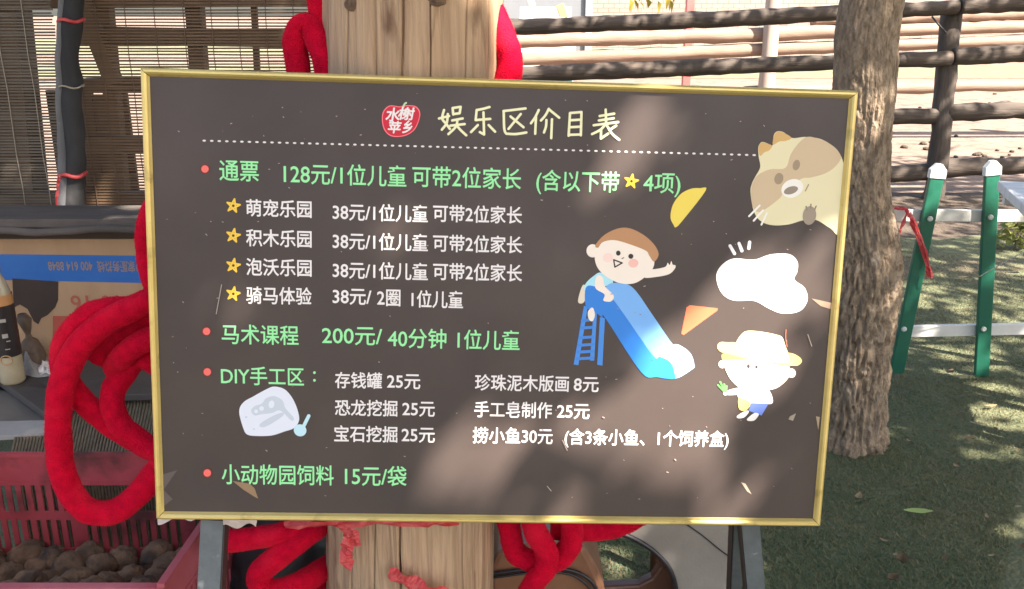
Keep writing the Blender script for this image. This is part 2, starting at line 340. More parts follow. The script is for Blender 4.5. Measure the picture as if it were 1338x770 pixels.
# white cart behind the rails
c0 = at(716, 22, 14); rt = empty('farm_cart', (c0.x, 14, 0)); tag(rt, 'white wooden cart with tan uprights behind the log fences', 'cart')
mb = MB(); mb.box((c0.x, 14.4, 1.40), (.42, .6, .05)); mb.box((c0.x, 13.85, .98), (.40, .03, .3)); mb.box((c0.x, 14.95, 1.3), (.4, .03, .3)); mb.build('cart_body', M_white, rt, rt.location, .01)
mb = MB(); mb.bar(at(688, -14, 13.9), at(702, 26, 13.9), .09, .09); mb.build('upright', mat('cream_upright', (.7, .6, .42)), rt, rt.location, .01)
mb = MB(); mb.bar(at(731, 6, 13.9), at(737, 24, 13.9), .12, .12); mb.build('upright', mat('tan_upright', (.38, .26, .15), (.25, .17, .1)), rt, rt.location, .01)
for sx in (-.36, .36):
    mb = MB(); ring = [(c0.x + sx, 14.4 + .42 * math.cos(a * math.pi / 12), .42 + .42 * math.sin(a * math.pi / 12)) for a in range(25)]; mb.tube(ring, .03, 8)
    for a in range(8): mb.bar((c0.x + sx, 14.4, .42), (c0.x + sx, 14.4 + .4 * math.cos(a * math.pi / 4), .42 + .4 * math.sin(a * math.pi / 4)), .025, .025)
    mb.build('wheel', mat('blue_grey_wheel', (.25, .33, .42)), rt, rt.location)
mb = MB(); mb.box((at(728, 83, 13).x, 13, .32), (.2, .2, .32)); mb.box((at(728, 83, 13).x, 13, .67), (.22, .22, .03)); o = mb.build('storage_box', mat('mint_plastic', (.2, .5, .4)), None, (at(728, 83, 13).x, 13, 0), .015); tag(o, 'mint green plastic box in front of the white cart', 'box')

# ------------------------------------------------------------------ dark near fence
NY = 7.8
rt = empty('rail_fence', (at(1240, 200, NY).x, NY, 0)); tag(rt, 'dark weathered log rail fence behind the tree and the lawn', 'fence')
for q, ((xa, ya), (xb, yb), r) in enumerate([((480, 44), (1600, -4), .068), ((480, 103), (1600, 65), .070), ((480, 172), (1600, 141), .072), ((480, 255), (1600, 208), .078)]):
    # two logs per level, butting at the post
    a = at(xa, ya, NY); c = at(xb, yb, NY); xm = at(1240, 100, NY).x; t = (xm - a.x) / (c.x - a.x); mid = a.lerp(c, t)
    for (s, e, sd) in ((a, mid + Vector((-.006, 0, 0)), q), (mid + Vector((.006, 0, .02)), c + Vector((0, 0, .02)), q + 10)):
        mb = MB(); lograil(mb, s, e, r, .012, sd + 20, 16); mb.build('rail', M_logdark, rt, rt.location)
pa = at(1243, 16, NY + .12); pb = at(1224, 232, NY - .06)
mb = MB(); mb.tube([(pb.x - .02, pb.y, -.02), pb, pb.lerp(pa, .5), pa], [.085, .08, .082, .085], 16, 0, 5, .02, 9, seed=4); mb.build('post', M_postdark, rt, rt.location)
pc = at(500, 40, NY - .13); mb = MB(); mb.tube([(pc.x, pc.y, 0), (pc.x, pc.y, .8), (pc.x, pc.y, 1.5)], .08, 16, 0, 5, .02, 9, seed=5); mb.build('post', M_postdark, rt, rt.location)
mb = MB(); mb.tube([at(1218, 22, NY - .14), at(1226, 32, NY - .2), at(1237, 44, NY - .23)], .008, 8, 0, 4); mb.build('wire_tie', M_angled, rt, rt.location)

# ------------------------------------------------------------------ tree at right
def ringtrunk(mb, prof, n=150, bark=.02, sub=44):
    # prof: list of (center, radius)
    pts = [Vector(p) for p, r in prof]; rs = [r for p, r in prof]; P = []; RR = []
    for i in range(len(pts) - 1):
        p0 = pts[max(i - 1, 0)]; p1 = pts[i]; p2 = pts[i + 1]; p3 = pts[min(i + 2, len(pts) - 1)]
        for k in range(sub):
            t = k / sub; P.append(0.5 * ((2 * p1) + (p2 - p0) * t + (2 * p0 - 5 * p1 + 4 * p2 - p3) * t * t + (3 * p1 - p0 - 3 * p2 + p3) * t ** 3)); s = t * t * (3 - 2 * t); RR.append(rs[i] * (1 - s) + rs[i + 1] * s)
    P.append(pts[-1]); RR.append(rs[-1]); b0 = len(mb.v)
    for p, r in zip(P, RR):
        for k in range(n):
            a = 2 * math.pi * k / n; d = Vector((math.cos(a), math.sin(a), 0))
            q = Vector((d.x * 2.6, d.y * 2.6, p.z * 2.2)); big = noise.noise(q * .9) * .08 * r
            q2 = Vector((d.x * 9, d.y * 9, p.z * 9.0)); h = noise.noise(q2)
            wv = .35 * noise.noise(Vector((d.x * 4, d.y * 4, p.z * 12 + 11)))
            fis = min(1, abs(noise.noise(Vector((d.x * 6.5 + 3 + wv, d.y * 6.5 + wv, p.z * 10)))) * 4.2)
            fis2 = min(1, abs(noise.noise(Vector((d.x * 11 + wv, d.y * 11 + 5, p.z * 22)))) * 4.0)
            fine = noise.noise(Vector((d.x * 24, d.y * 24, p.z * 30)))
            low = max(.3, min(.9, 1.15 - .62 * p.z))
            mb.v.append(p + d * (r + big + bark * low * (.75 * fis - .7 + .35 * fis2 * fis + .22 * h + .2 * fine)))
    for i in range(len(P) - 1):
        for k in range(n):
            k2 = (k + 1) % n; mb.face((b0 + i * n + k, b0 + i * n + k2, b0 + (i + 1) * n + k2, b0 + (i + 1) * n + k), 0, True)
TY = 3.08
def tp(xl, xr, y): a = at(xl, y, TY); c = at(xr, y, TY); return ((a + c) / 2, (c - a).length / 2)
prof = [tp(1040, 1162, 600), tp(1057, 1156, 570), tp(1067, 1154, 545), tp(1072, 1157, 500), tp(1078, 1164, 430), tp(1082, 1175, 360), tp(1084, 1171, 310), tp(1086, 1159, 240), tp(1089, 1163, 170), tp(1092, 1170, 90), tp(1098, 1177, 10)]
top = prof[-1][0]
prof = [(p, r) for p, r in prof] + [(top + Vector((.06, -.02, .6)), .088), (top + Vector((.1, -.05, 1.3)), .08), (top + Vector((.16, -.1, 2.0)), .07)]
treeA = empty('tree', (prof[0][0].x, TY, 0)); tag(treeA, 'rough barked tree trunk growing from the lawn just right of the board', 'tree')
mb = MB(); ringtrunk(mb, prof); trunkA = mb.build('trunk', M_bark, treeA, treeA.location)
topA = prof[-1][0]
treeB = empty('tree', (3.3, -1.7, 0)); tag(treeB, 'leafy shade tree standing out of view on the side of the sun', 'tree')
mb = MB(); mb.tube([(3.3, -1.7, -.02), (3.25, -1.65, 1.2), (3.1, -1.5, 2.6), (2.9, -1.2, 4.2)], [.2, .15, .13, .09], 20, 0, 8, .02, 6); mb.build('trunk', M_bark, treeB, treeB.location)

shadeC = empty('tree', (7.4, 6.2, 0)); tag(shadeC, 'added unseen tree right of the paddock, its thin crown placed to shade the sand', 'tree')  # added out of view only for the shade its crown casts
mb = MB(); mb.tube([(7.4, 6.2, -.02), (7.35, 6.25, 1.4), (7.2, 6.4, 2.8), (7.0, 6.7, 4.4)], [.18, .14, .12, .08], 20, 0, 8, .02, 6); mb.build('trunk', M_bark, shadeC, shadeC.location)
# crown leaves: unseen loose foliage set to cast shade, culled to shape the sun patches
BC = Vector((-0.01844553, 1.26904514, 1.08955033)); BH = 0.65225386; BW = 1.0
BR = (Matrix.Rotation(0.04112638, 3, 'Z') @ Matrix.Rotation(-0.13378242, 3, 'X') @ Matrix.Rotation(0.03447573, 3, 'Y'))
BN = BR @ Vector((0, -1, 0))
GAPS_B = [(868, 125, 28, 50, 1), (822, 200, 28, 60, 1), (748, 250, 46, 24, .95), (535, 285, 50, 45, .9), (300, 400, 60, 40, .8), (480, 340, 35, 30, .8),
          (610, 610, 66, 64, 1), (655, 545, 52, 42, .97), (720, 665, 74, 34, 1), (775, 560, 84, 48, 1), (880, 560, 78, 68, 1), (893, 475, 62, 48, 1),
          (930, 640, 64, 48, 1), (990, 472, 50, 58, 1), (1010, 378, 64, 54, 1), (1080, 350, 24, 74, .9), (930, 420, 34, 44, 1), (830, 610, 44, 34, .95)]
GAPS_G = [(1300, 560, 56, 60, .8), (1240, 470, 80, 24, .8), (1310, 410, 60, 30, .7), (1318, 690, 50, 26, .85), (1120, 754, 24, 10, .8), (1215, 385, 60, 18, .6),
          (1310, 350, 60, 20, .6), (830, 700, 50, 30, .4), (1240, 270, 40, 50, .5), (1230, 245, 40, 40, .7), (1290, 235, 30, 30, .8)]
rl = random.Random(11)
def litness(p):
    # where does the shadow of a leaf at p fall?
    d = -SUN; dn = d.dot(BN); t = (BC - p).dot(BN) / dn
    if t > 0:
        q = p + d * t; l = BR.inverted() @ (q - BC)
        if abs(l.x) < .56 and abs(l.z) < .38:
            px = proj(q); return max([g[4] for g in GAPS_B if ((px[0] - g[0]) / (g[2] * 1.18)) ** 2 + ((px[1] - g[1]) / (g[3] * 1.18)) ** 2 < 1] or [0])
    # centre pole, right flank
    t = (Vector((0, 1.42, 0)) - p).y / d.y; q = p + d * t
    if -.35 < q.x < .06 and .1 < q.z < 2.1: return .97 if (q.z > 1.42 and q.x > -.16) or (q.z < .66 and q.x > -.14) else 0
    # tree trunk
    t = (TY - .1 - p.y) / d.y; q = p + d * t; px = proj(q)
    if px and 1050 < px[0] < 1185 and q.z > 0 and px[1] > -200:
        return max([v for (a, b_, rx, ry, v) in ((1122, 95, 28, 35, 1), (1138, 150, 30, 40, 1), (1120, 500, 40, 90, .35)) if ((px[0] - a) / rx) ** 2 + ((px[1] - b_) / ry) ** 2 < 1] or [0])
    # picket fence
    t = (3.7 - p.y) / d.y; q = p + d * t; px = proj(q)
    if px and 1150 < px[0] < 1345 and 0.05 < q.z < 1.0: return max([v for (a, b_, rx, ry, v) in ((1222, 240, 34, 50, 1), (1295, 235, 30, 50, 1), (1195, 420, 40, 60, .5), (1320, 260, 50, 50, 1)) if ((px[0] - a) / rx) ** 2 + ((px[1] - b_) / ry) ** 2 < 1] or [0.1])
    # dark rail fence
    t = (NY - p.y) / d.y; q = p + d * t
    if 0 < q.z < 1.75 and -.6 < q.x < 6: return .9 if noise.noise(Vector((q.x * 1.6, q.z * 1.6, 2))) > .33 else .04
    t = -p.z / d.z; q = p + d * t
    if q.y > 6.4: return 1 if q.y > 10.2 else (.45 + 1.1 * noise.noise(Vector((q.x * .9, q.y * .5, 6))))
    if q.x < -1.8: return .04
    if q.x > 5: return .6
    if q.y < 1.6: return .05
    px = proj(q)
    if not px: return .3
    return max([g[4] for g in GAPS_G if ((px[0] - g[0]) / g[2]) ** 2 + ((px[1] - g[1]) / g[3]) ** 2 < 1] or [.05])
def leaf(mb, p, L, rnd):
    a = Euler((rnd.uniform(-.9, .9), rnd.uniform(-.9, .9), rnd.uniform(0, 6.28))).to_matrix()
    i = len(mb.v); wv = L * .3
    for q in ((0, -L / 2, 0), (wv, -.05 * L, .06 * L), (0, L / 2, 0), (-wv, -.05 * L, .06 * L)): mb.v.append(p + a @ Vector(q))
    mb.face((i, i + 1, i + 2), 0); mb.face((i, i + 2, i + 3), 0)
crA, crB, crC = MB(), MB(), MB()
for k in range(46000):
    z = rl.uniform(3.9, 5.4)
    p = Vector((rl.uniform(-.5, 8.2), rl.uniform(-3.0, 3.9), z))
    if rl.random() < litness(p): continue
    L = rl.uniform(.10, .155)
    leaf(crA if (p - topA).length < (p - Vector((2.9, -1.2, 4.2))).length else crB, p, L, rl)
for k in range(22000):                       # leaves of the added tree, put there to shade sand and fence
    p = Vector((rl.uniform(2.0, 10.0), rl.uniform(3.9, 11.0), rl.uniform(4.0, 5.6)))
    if rl.random() < litness(p): continue
    leaf(crC, p, rl.uniform(.10, .15), rl)
for k in range(11000):                      # extra loose leaves added to keep the stall in shade
    p = Vector((rl.uniform(-.6, 2.4), rl.uniform(-1.6, 1.3), rl.uniform(4.0, 5.4))); d = -SUN; t = (1.9 - p.y) / d.y; q = p + d * t
    if q.x > -.58 or rl.random() < litness(p): continue
    leaf(crB, p, rl.uniform(.09, .13), rl)
for k in range(2600):                       # extra leaves added up-sun to shade the trunk foot and near lawn
    g = gnd(rl.uniform(1060, 1345), rl.uniform(575, 775)); p = g + SUN * (rl.uniform(4.0, 5.4) / SUN.z)
    if rl.random() < litness(p): continue
    leaf(crB, p, rl.uniform(.09, .13), rl)
for k in range(2600):                       # small leaves added to shape the shade on the board
    q = BC + BR @ Vector((rl.uniform(-.6, .6), 0, rl.uniform(-.42, .42))); p = q + SUN * rl.uniform(3.7, 5.0)
    if rl.random() < litness(p): continue
    leaf(crB, p, rl.uniform(.05, .08), rl)
crC.build('crown', M_leafA, shadeC, shadeC.location); crA.build('crown', M_leafA, treeA, treeA.location); crB.build('crown', M_leafA, treeB, treeB.location)
for (tr, base, ends) in ((treeA, topA, [(2.6, 1.6, 4.6), (2.4, 3.0, 4.8), (.6, 2.4, 4.5), (3.4, 2.2, 4.7)]), (treeB, Vector((2.9, -1.2, 4.2)), [(1.3, -1.9, 5.1), (3.7, 1.4, 4.7), (4.6, .2, 4.8), (4.4, -2.2, 4.9), (1.6, -2.2, 4.8), (6.0, 1.2, 4.8)]), (shadeC, Vector((7.0, 6.7, 4.4)), [(4.5, 7.5, 4.9), (5.0, 5.2, 4.9), (8.6, 8.4, 5.0), (9.0, 5.4, 4.9), (6.6, 9.8, 5.0)])):
    for e in ends:
        mb = MB(); e = Vector(e); mb.tube([base - Vector((0, 0, .15)), base.lerp(e, .45) + Vector((0, 0, .12)), e], [.05, .032, .008], 10, 0, 6, .006, 9); mb.build('limb', M_bark, tr, tr.location)

# ------------------------------------------------------------------ picket fence + table
PY = 3.7
rt = empty('picket_fence', (at(1240, 490, PY).x, PY, 0)); tag(rt, 'low garden fence of green pickets with white tips and white rails', 'fence')
for (xa, ya, xb, yb) in ((1140, 281, 1500, 283), (1140, 434, 1500, 426)):
    mb = MB(); mb.bar(at(xa, ya, PY + .03), at(xb, yb, PY + .03), .022, .05); mb.build('rail', M_white, rt, rt.location, .003)
def picket(xa, ya, xb, yb, bolts, wd=.059):
    a = at(xa, ya, PY); c = at(xb, yb, PY); d = (c - a).normalized(); side = Vector((1, 0, 0)); side = (side - d * side.dot(d)).normalized(); nrm = Vector((0, -1, 0))
    cap0 = c - d * .055
    mb = MB(); mb.bar(a, cap0, wd, .022, Vector((0, 1, 0))); pk = mb.build('picket', M_green, rt, rt.location, .004)
    mb = MB(); h = wd / 2 + .003
    mb.prism([cap0 - side * h, cap0 + side * h, cap0 + side * h + d * .035, cap0 + side * .012 + d * .058, cap0 - side * .012 + d * .058, cap0 - side * h + d * .035], (0, .0, 0)) if False else None
    pts = [cap0 - side * h - d * .004, cap0 + side * h - d * .004, cap0 + side * h + d * .03, cap0 + side * .01 + d * .055, cap0 - side * .01 + d * .055, cap0 - side * h + d * .03]
    mb.prism([p_ + nrm * .0145 for p_ in pts], -nrm * .029); mb.build('cap', M_white, pk, rt.location, .0015)
    for (bx, by) in bolts:
        q = at(bx, by, PY - .012); mb = MB(); mb.tube([q, q + nrm * .004, q + nrm * .007], [.0115, .0115, .007], 14); mb.build('bolt', M_bolt, pk, rt.location)
picket(1171, 487, 1227, 214, [(1215, 286), (1181, 430)])
picket(1282, 492, 1297, 210, [(1294, 284), (1285, 430)])
picket(1400, 492, 1408, 210, [(1405, 284), (1402, 430)])

k0, k1 = gnd(1303, 236, .90), gnd(1352, 281, .90)
ed = (k1 - k0).normalized(); pr = Vector((-ed.y, ed.x, 0))
if pr.x < 0: pr = -pr
rt = empty('table', (k0.x + .4, k0.y, 0)); tag(rt, 'white plank topped table at the right edge beside the picket fence', 'table')
for j in range(6):
    mb = MB(); a = k0 + pr * (.115 * j + .056); mb.bar(a + Vector((0, 0, -.018)), a + ed * .62 + Vector((0, 0, -.018)), .108, .036); mb.build('plank', M_whiteold, rt, rt.location, .004)
mb = MB(); mb.bar(k0 + ed * .06 + pr * .02 + Vector((0, 0, -.057)), k0 + ed * .06 + pr * .66 + Vector((0, 0, -.057)), .04, .04); mb.bar(k0 + ed * .55 + pr * .02 + Vector((0, 0, -.057)), k0 + ed * .55 + pr * .66 + Vector((0, 0, -.057)), .04, .04); mb.build('bearer', M_whiteold, rt, rt.location)
for (u, v_) in ((.1, .42), (.52, .48), (.1, .64), (.52, .64)):
    p = k0 + ed * u + pr * v_; mb = MB(); mb.box((p.x, p.y, .411), (.022, .022, .411)); mb.build('leg', M_white, rt, rt.location, .003)

# red ribbon tied to the picket rail
def strip(mb, pts, wd, side=Vector((1, 0, 0)), tw=.5, seed=1):
    rr = random.Random(seed); pts = [Vector(p) for p in pts]; b0 = len(mb.v); P = []
    for i in range(len(pts) - 1):
        for k in range(6): P.append(pts[i].lerp(pts[i + 1], k / 6))
    P.append(pts[-1])
    for i, p in enumerate(P):
        d = (P[min(i + 1, len(P) - 1)] - P[max(i - 1, 0)]).normalized(); s = d.cross(Vector((0, 1, 0))); s = s.normalized() if s.length > .1 else side
        s = (Matrix.Rotation(tw * math.sin(i * .9 + seed), 3, d) @ s) * wd / 2 * (1 + .25 * rr.uniform(-1, 1)); o_ = Vector((0, rr.uniform(-.002, .002), 0))
        mb.v += [p - s + o_, p + o_ + Vector((0, -.004, 0)), p + s + o_]
    for i in range(len(P) - 1):
        a = b0 + i * 3; mb.face((a, a + 1, a + 4, a + 3)); mb.face((a + 1, a + 2, a + 5, a + 4))
mb = MB(); Yr = PY - .03
strip(mb, [at(1168, 272, Yr), at(1184, 273, Yr), at(1188, 284, Yr - .01)], .014, seed=2)
strip(mb, [at(1186, 276, Yr), at(1180, 292, Yr), at(1174, 306, Yr)], .013, seed=3)
strip(mb, [at(1188, 278, Yr - .01), at(1198, 305, Yr - .01), at(1208, 330, Yr - .01), at(1215, 362, Yr - .01)], .022, seed=4)
strip(mb, [at(1192, 285, Yr - .013), at(1203, 310, Yr - .013), at(1213, 345, Yr - .013), at(1217, 364, Yr - .013)], .014, seed=6)
tag(mb.build('plastic_ribbon', M_ribbon, None, at(1188, 278, Yr)), 'red plastic ribbon knotted on the white picket rail', 'ribbon')
mb = MB(); mb.tube([at(1279, 362, 3.5), at(1300, 350, 3.5), at(1325, 336, 3.5), at(1400, 300, 3.45)], .0022, 6, 0, 4); tag(mb.build('wire', M_wire, None, at(1279, 362, 3.5)), 'thin pale wire sagging past the right green picket', 'wire')
# small plant behind the fence
pp = gnd(1326, 325); rt = empty('plant', pp); tag(rt, 'small yellow green leafy plant on the grass behind the picket fence', 'plant')
mb = MB(); r2 = random.Random(5)
for k in range(110):
    a = r2.uniform(0, 6.28); rr = r2.uniform(.02, .16); leaf(mb, pp + Vector((rr * math.cos(a), rr * math.sin(a) * .6, r2.uniform(.03, .26) * (1 - rr * 3))), r2.uniform(.05, .09), r2)
mb.build('foliage', M_plant, rt, pp)
mb = MB(); mb.tube([pp, pp + Vector((.01, 0, .1)), pp + Vector((-.01, 0, .18))], [.01, .008, .004], 8); mb.build('stem', M_bark, rt, pp)

# ------------------------------------------------------------------ centre pole
PX0, PX1 = at(538, 50, 1.46), at(536, 742, 1.46)
pole = empty('timber_pole', (PX1.x - .01, 1.465, 0)); tag(pole, 'thick peeled log pole with dark cracks standing behind the price board', 'pole')
def pole_c(z): t = (z - PX1.z) / (PX0.z - PX1.z); return PX1.x + (PX0.x - PX1.x) * t, 1.465
def pole_r(z): t = (z - .57) / (1.465 - .57); return .151 + (.137 - .151) * t
cracks = [(-.86, 1.1), (-1.28, .8), (-1.58, 1.7), (-1.86, .9), (-2.18, 1.0), (-2.55, .6), (-.5, .7)]
angs = [2 * math.pi * k / 150 for k in range(150)]; cr2 = [((ca % (2 * math.pi)), dp, ca) for ca, dp in cracks]
angs = [a for a in angs if all(abs(a - ca) > .034 for ca, _, _ in cr2)]
for ca, dp, _ in cr2: angs += [ca + q * dp ** .5 for q in (-.03, -.011, -.0075, -.003, .003, .0075, .011, .03)]
angs.sort(); n = len(angs); mb = MB(); zs = [i * .011 for i in range(-2, 216)]
for z in zs:
    cx, cy = pole_c(z); r = pole_r(z)
    for a in angs:
        dd = 0; a2 = a
        for (ca, dp, c0_) in cr2:
            da = a - ca
            if abs(da) > .3: continue
            sh = .045 * noise.noise(Vector((z * 2.3, c0_ * 5, 0))) + .014 * noise.noise(Vector((z * 11, c0_ * 5, 2))); a2 += sh * math.exp(-(da / .085) ** 2)
            on = max(0, min(1, .3 + .35 * dp + 2.2 * noise.noise(Vector((c0_ * 9, z * 1.9, 3)))))
            if abs(da) < .009 * dp ** .5: dd -= .016 * min(1, dp) * on
        d = Vector((math.cos(a2), math.sin(a2), 0)); lump = .006 * noise.noise(Vector((d.x * 1.8, d.y * 1.8, z * 1.4))) + .0026 * noise.noise(Vector((d.x * 14, d.y * 14, z * 1.8))) + .0012 * noise.noise(Vector((d.x * 40, d.y * 40, z * 3)))
        mb.v.append(Vector((cx, cy, z)) + d * (r + lump + dd))
for i in range(len(zs) - 1):
    for k in range(n):
        k2 = (k + 1) % n; mb.face((i * n + k, i * n + k2, (i + 1) * n + k2, (i + 1) * n + k), 0, True)
mb.build('log', M_pole, pole, pole.location)
M_knot = mat('dark_knot', (0.07, 0.042, 0.027), (0.24, 0.15, 0.09), scale=55, rough=.85, bump=.6, bscale=70)
for (kx, ky, kw, kh, sd) in ((468, 5, .012, .013, 1), (576, -1, .017, .012, 2)):
    p0 = at(kx, ky, 1.4); cx, cy = pole_c(p0.z); rr_ = pole_r(p0.z); xx = max(-.95, min(.95, (p0.x - cx) / rr_)); a = -math.pi / 2 + math.asin(xx); mb = MB()
    for j in range(7):
        for i in range(26):
            t = j / 6; ph = 2 * math.pi * i / 26; w_ = (1 + .45 * noise.noise(Vector((math.cos(ph) * 1.5, math.sin(ph) * 1.5, sd)))) * t
            aa = a + w_ * kw * math.cos(ph) / rr_; zz = p0.z + w_ * kh * math.sin(ph); hgt = .0035 * (1 - t * t) * (1 + .5 * math.sin(t * 16)) + (.0035 if t < .9 else -.003)
            mb.v.append(Vector((cx + (rr_ + hgt) * math.cos(aa), cy + (rr_ + hgt) * math.sin(aa), zz)))
    for j in range(6):
        for i in range(26): i2 = (i + 1) % 26; mb.face((j * 26 + i, j * 26 + i2, (j + 1) * 26 + i2, (j + 1) * 26 + i), 0, True)
    mb.build('knot', M_knot, pole, pole.location)

# ------------------------------------------------------------------ red plush ropes
def rope(pts, r=.0225, lab='', seed=0):
    P = [at(x, y, Y) for (x, y, Y) in pts]; return P, r, seed
def rope_thing(label, strands):
    mb = MB(); org = None
    for s, (pts, r) in enumerate(strands):
        P = [at(x, y, Y) for (x, y, Y) in pts]; org = org or P[0]
        mb.tube(P, r, 22, 0, 14, .0022, 40, seed=s)
        # short pile standing off the plush
    o = mb.build('plush_rope', M_rope, None, org)
    fb = MB(); rr = random.Random(len(strands)); V = mb.v
    for f_ in mb.f:
        if len(f_) != 4: continue
        a, b_, c, d = (V[i] for i in f_); nn = (b_ - a).cross(d - a)
        if nn.length < 1e-12: continue
        nn = nn.normalized()
        for k in range(3):
            u, v = rr.random(), rr.random(); p = a.lerp(b_, u).lerp(d.lerp(c, u), v)
            q = nn + Vector((rr.uniform(-.8, .8), rr.uniform(-.8, .8), rr.uniform(-.9, .5))); q.normalize(); t_ = q.orthogonal().normalized() * .00035; i = len(fb.v)
            fb.v += [p - t_ - nn * .0003, p + t_ - nn * .0003, p + q * rr.uniform(.0012, .0034)]; fb.face((i, i + 1, i + 2))
    kind(fb.build('plush_pile', M_rope, o, org), 'stuff')
    return tag(o, label, 'rope', 'red plush ropes round the pole')
rope_thing('big tangle of red plush rope hanging at the left edge of the board', [
    ([(440, 372, 1.48), (320, 380, 1.43), (215, 388, 1.40), (185, 398, 1.40), (140, 420, 1.395), (100, 458, 1.39), (80, 510, 1.385), (76, 570, 1.38), (84, 625, 1.375), (108, 662, 1.375), (145, 670, 1.38), (182, 645, 1.39), (225, 598, 1.40), (320, 560, 1.43), (440, 545, 1.48)], .0208),
    ([(440, 410, 1.48), (320, 408, 1.45), (225, 405, 1.43), (175, 402, 1.425), (125, 408, 1.42), (92, 436, 1.42), (80, 470, 1.42), (92, 505, 1.425), (120, 535, 1.43), (160, 565, 1.43), (215, 592, 1.43), (320, 610, 1.45), (440, 600, 1.48)], .0195),
    ([(210, 478, 1.43), (182, 466, 1.44), (160, 490, 1.44), (146, 520, 1.42), (155, 552, 1.41), (185, 578, 1.405), (225, 600, 1.40)], .0195),
    ([(225, 435, 1.42), (190, 445, 1.41), (165, 462, 1.415), (150, 480, 1.45)], .02),
    ([(215, 395, 1.45), (190, 425, 1.45), (160, 440, 1.46), (140, 452, 1.47), (128, 470, 1.47)], .02),
    ([(440, 225, 1.48), (320, 225, 1.45), (232, 245, 1.42), (198, 285, 1.42), (194, 330, 1.42), (205, 375, 1.42), (225, 395, 1.42)], .0195)])
rope_thing('folded red plush rope on the left of the pole above the board', [
    ([(396, 150, 1.43), (390, 95, 1.43), (386, 58, 1.43), (394, 36, 1.43), (408, 38, 1.425), (422, 72, 1.41), (434, 125, 1.41)], .0185),
    ([(415, -60, 1.44), (417, -10, 1.44), (425, 30, 1.44), (440, 75, 1.42)], .0208)])
rope_thing('short bend of red plush rope on the right of the pole above the board', [
    ([(640, 8, 1.47), (654, 40, 1.45), (666, 78, 1.44), (660, 112, 1.43), (640, 150, 1.43)], .0195)])
rope_thing('red plush rope doubled back under the board left of the pole', [
    ([(275, 708, 1.40), (330, 704, 1.40), (385, 692, 1.41), (425, 674, 1.46)], .0195),
    ([(432, 678, 1.47), (402, 698, 1.41), (365, 726, 1.39), (338, 752, 1.385), (352, 772, 1.385), (390, 764, 1.39), (415, 748, 1.43), (435, 738, 1.48)], .0208),
    ([(360, 800, 1.42), (396, 780, 1.44), (430, 770, 1.49)], .0208)])
rope_thing('looped red plush rope under the board right of the pole', [
    ([(660, 660, 1.44), (667, 695, 1.44), (674, 722, 1.44), (700, 734, 1.43), (722, 734, 1.425), (742, 718, 1.42), (748, 690, 1.42), (742, 660, 1.42)], .02),
    ([(690, 660, 1.40), (700, 695, 1.40), (714, 722, 1.40), (712, 742, 1.40), (696, 765, 1.40), (680, 800, 1.40)], .02),
    ([(720, 690, 1.46), (770, 693, 1.46), (815, 684, 1.47), (840, 670, 1.47)], .0208)])

# ribbons tied on the pole
def plas_ribbon(label, strips, org):
    mb = MB()
    for k, (pts, wd) in enumerate(strips): strip(mb, [at(*p) for p in pts], wd, seed=k + 3, tw=.7)
    tag(mb.build('plastic_ribbon', M_ribbon, None, at(*org)), label, 'ribbon')
plas_ribbon('crumpled red plastic ribbon hanging down the pole just under the board', [([(372, 686, 1.32), (430, 684, 1.30), (490, 682, 1.285), (560, 684, 1.285), (600, 681, 1.30)], .014), ([(448, 682, 1.30), (456, 700, 1.295), (453, 722, 1.295), (452, 741, 1.30)], .022), ([(455, 684, 1.295), (464, 698, 1.29), (468, 712, 1.295)], .014)], (452, 690, 1.3))
plas_ribbon('bright red plastic ribbon slanting across the foot of the pole', [([(508, 748, 1.30), (530, 757, 1.295), (556, 768, 1.295), (600, 785, 1.30)], .022), ([(512, 752, 1.298), (535, 765, 1.293), (560, 780, 1.293)], .015)], (510, 750, 1.3))

# ------------------------------------------------------------------ price board
board = empty('price_board', BC); board.rotation_euler = BR.to_euler()
tag(board, 'dark menu style price board in a gold frame with Chinese price list and drawings', 'sign')
BRi = BR.inverted()
def bd(x, y):                              # photo pixel -> position on the board face
    d = ray(x, y); t = (BC - CP).dot(BN) / d.dot(BN); l = BRi @ (CP + d * t - BC); return (l.x, l.z)
FR = .0115
mb = MB(); mb.box((0, .008, 0), (BW / 2 - .003, .008, BH / 2 - .003)); panel = mb.build('panel', M_panel, board)
mb = MB(); mb.box((0, .0185, 0), (BW / 2 - .006, .0022, BH / 2 - .006)); mb.build('backing', M_backing, board)
mb = MB()                                   # mitred half-round moulding
sect = [(0, .018), (0, -.002), (.0012, -.0055), (.0035, -.0075), (.006, -.0075), (.0085, -.0055), (.0100, -.003), (FR, -.0008)]
cs = [(-1, 1), (1, 1), (1, -1), (-1, -1)]
for q in range(4):
    A, B_ = cs[q], cs[(q + 1) % 4]; b0 = len(mb.v)
    dv = Vector((B_[0] - A[0], 0, B_[1] - A[1])).normalized() * .0005
    for (sx, sz), sg in ((A, 1), (B_, -1)):
        for (i_, y_) in sect: mb.v.append(Vector((sx * (BW / 2 - i_), y_, sz * (BH / 2 - i_))) + dv * sg)
    for k in range(len(sect) - 1): mb.face((b0 + k, b0 + k + 1, b0 + len(sect) + k + 1, b0 + len(sect) + k), 0, False)
frame = mb.build('frame', M_gold, board)

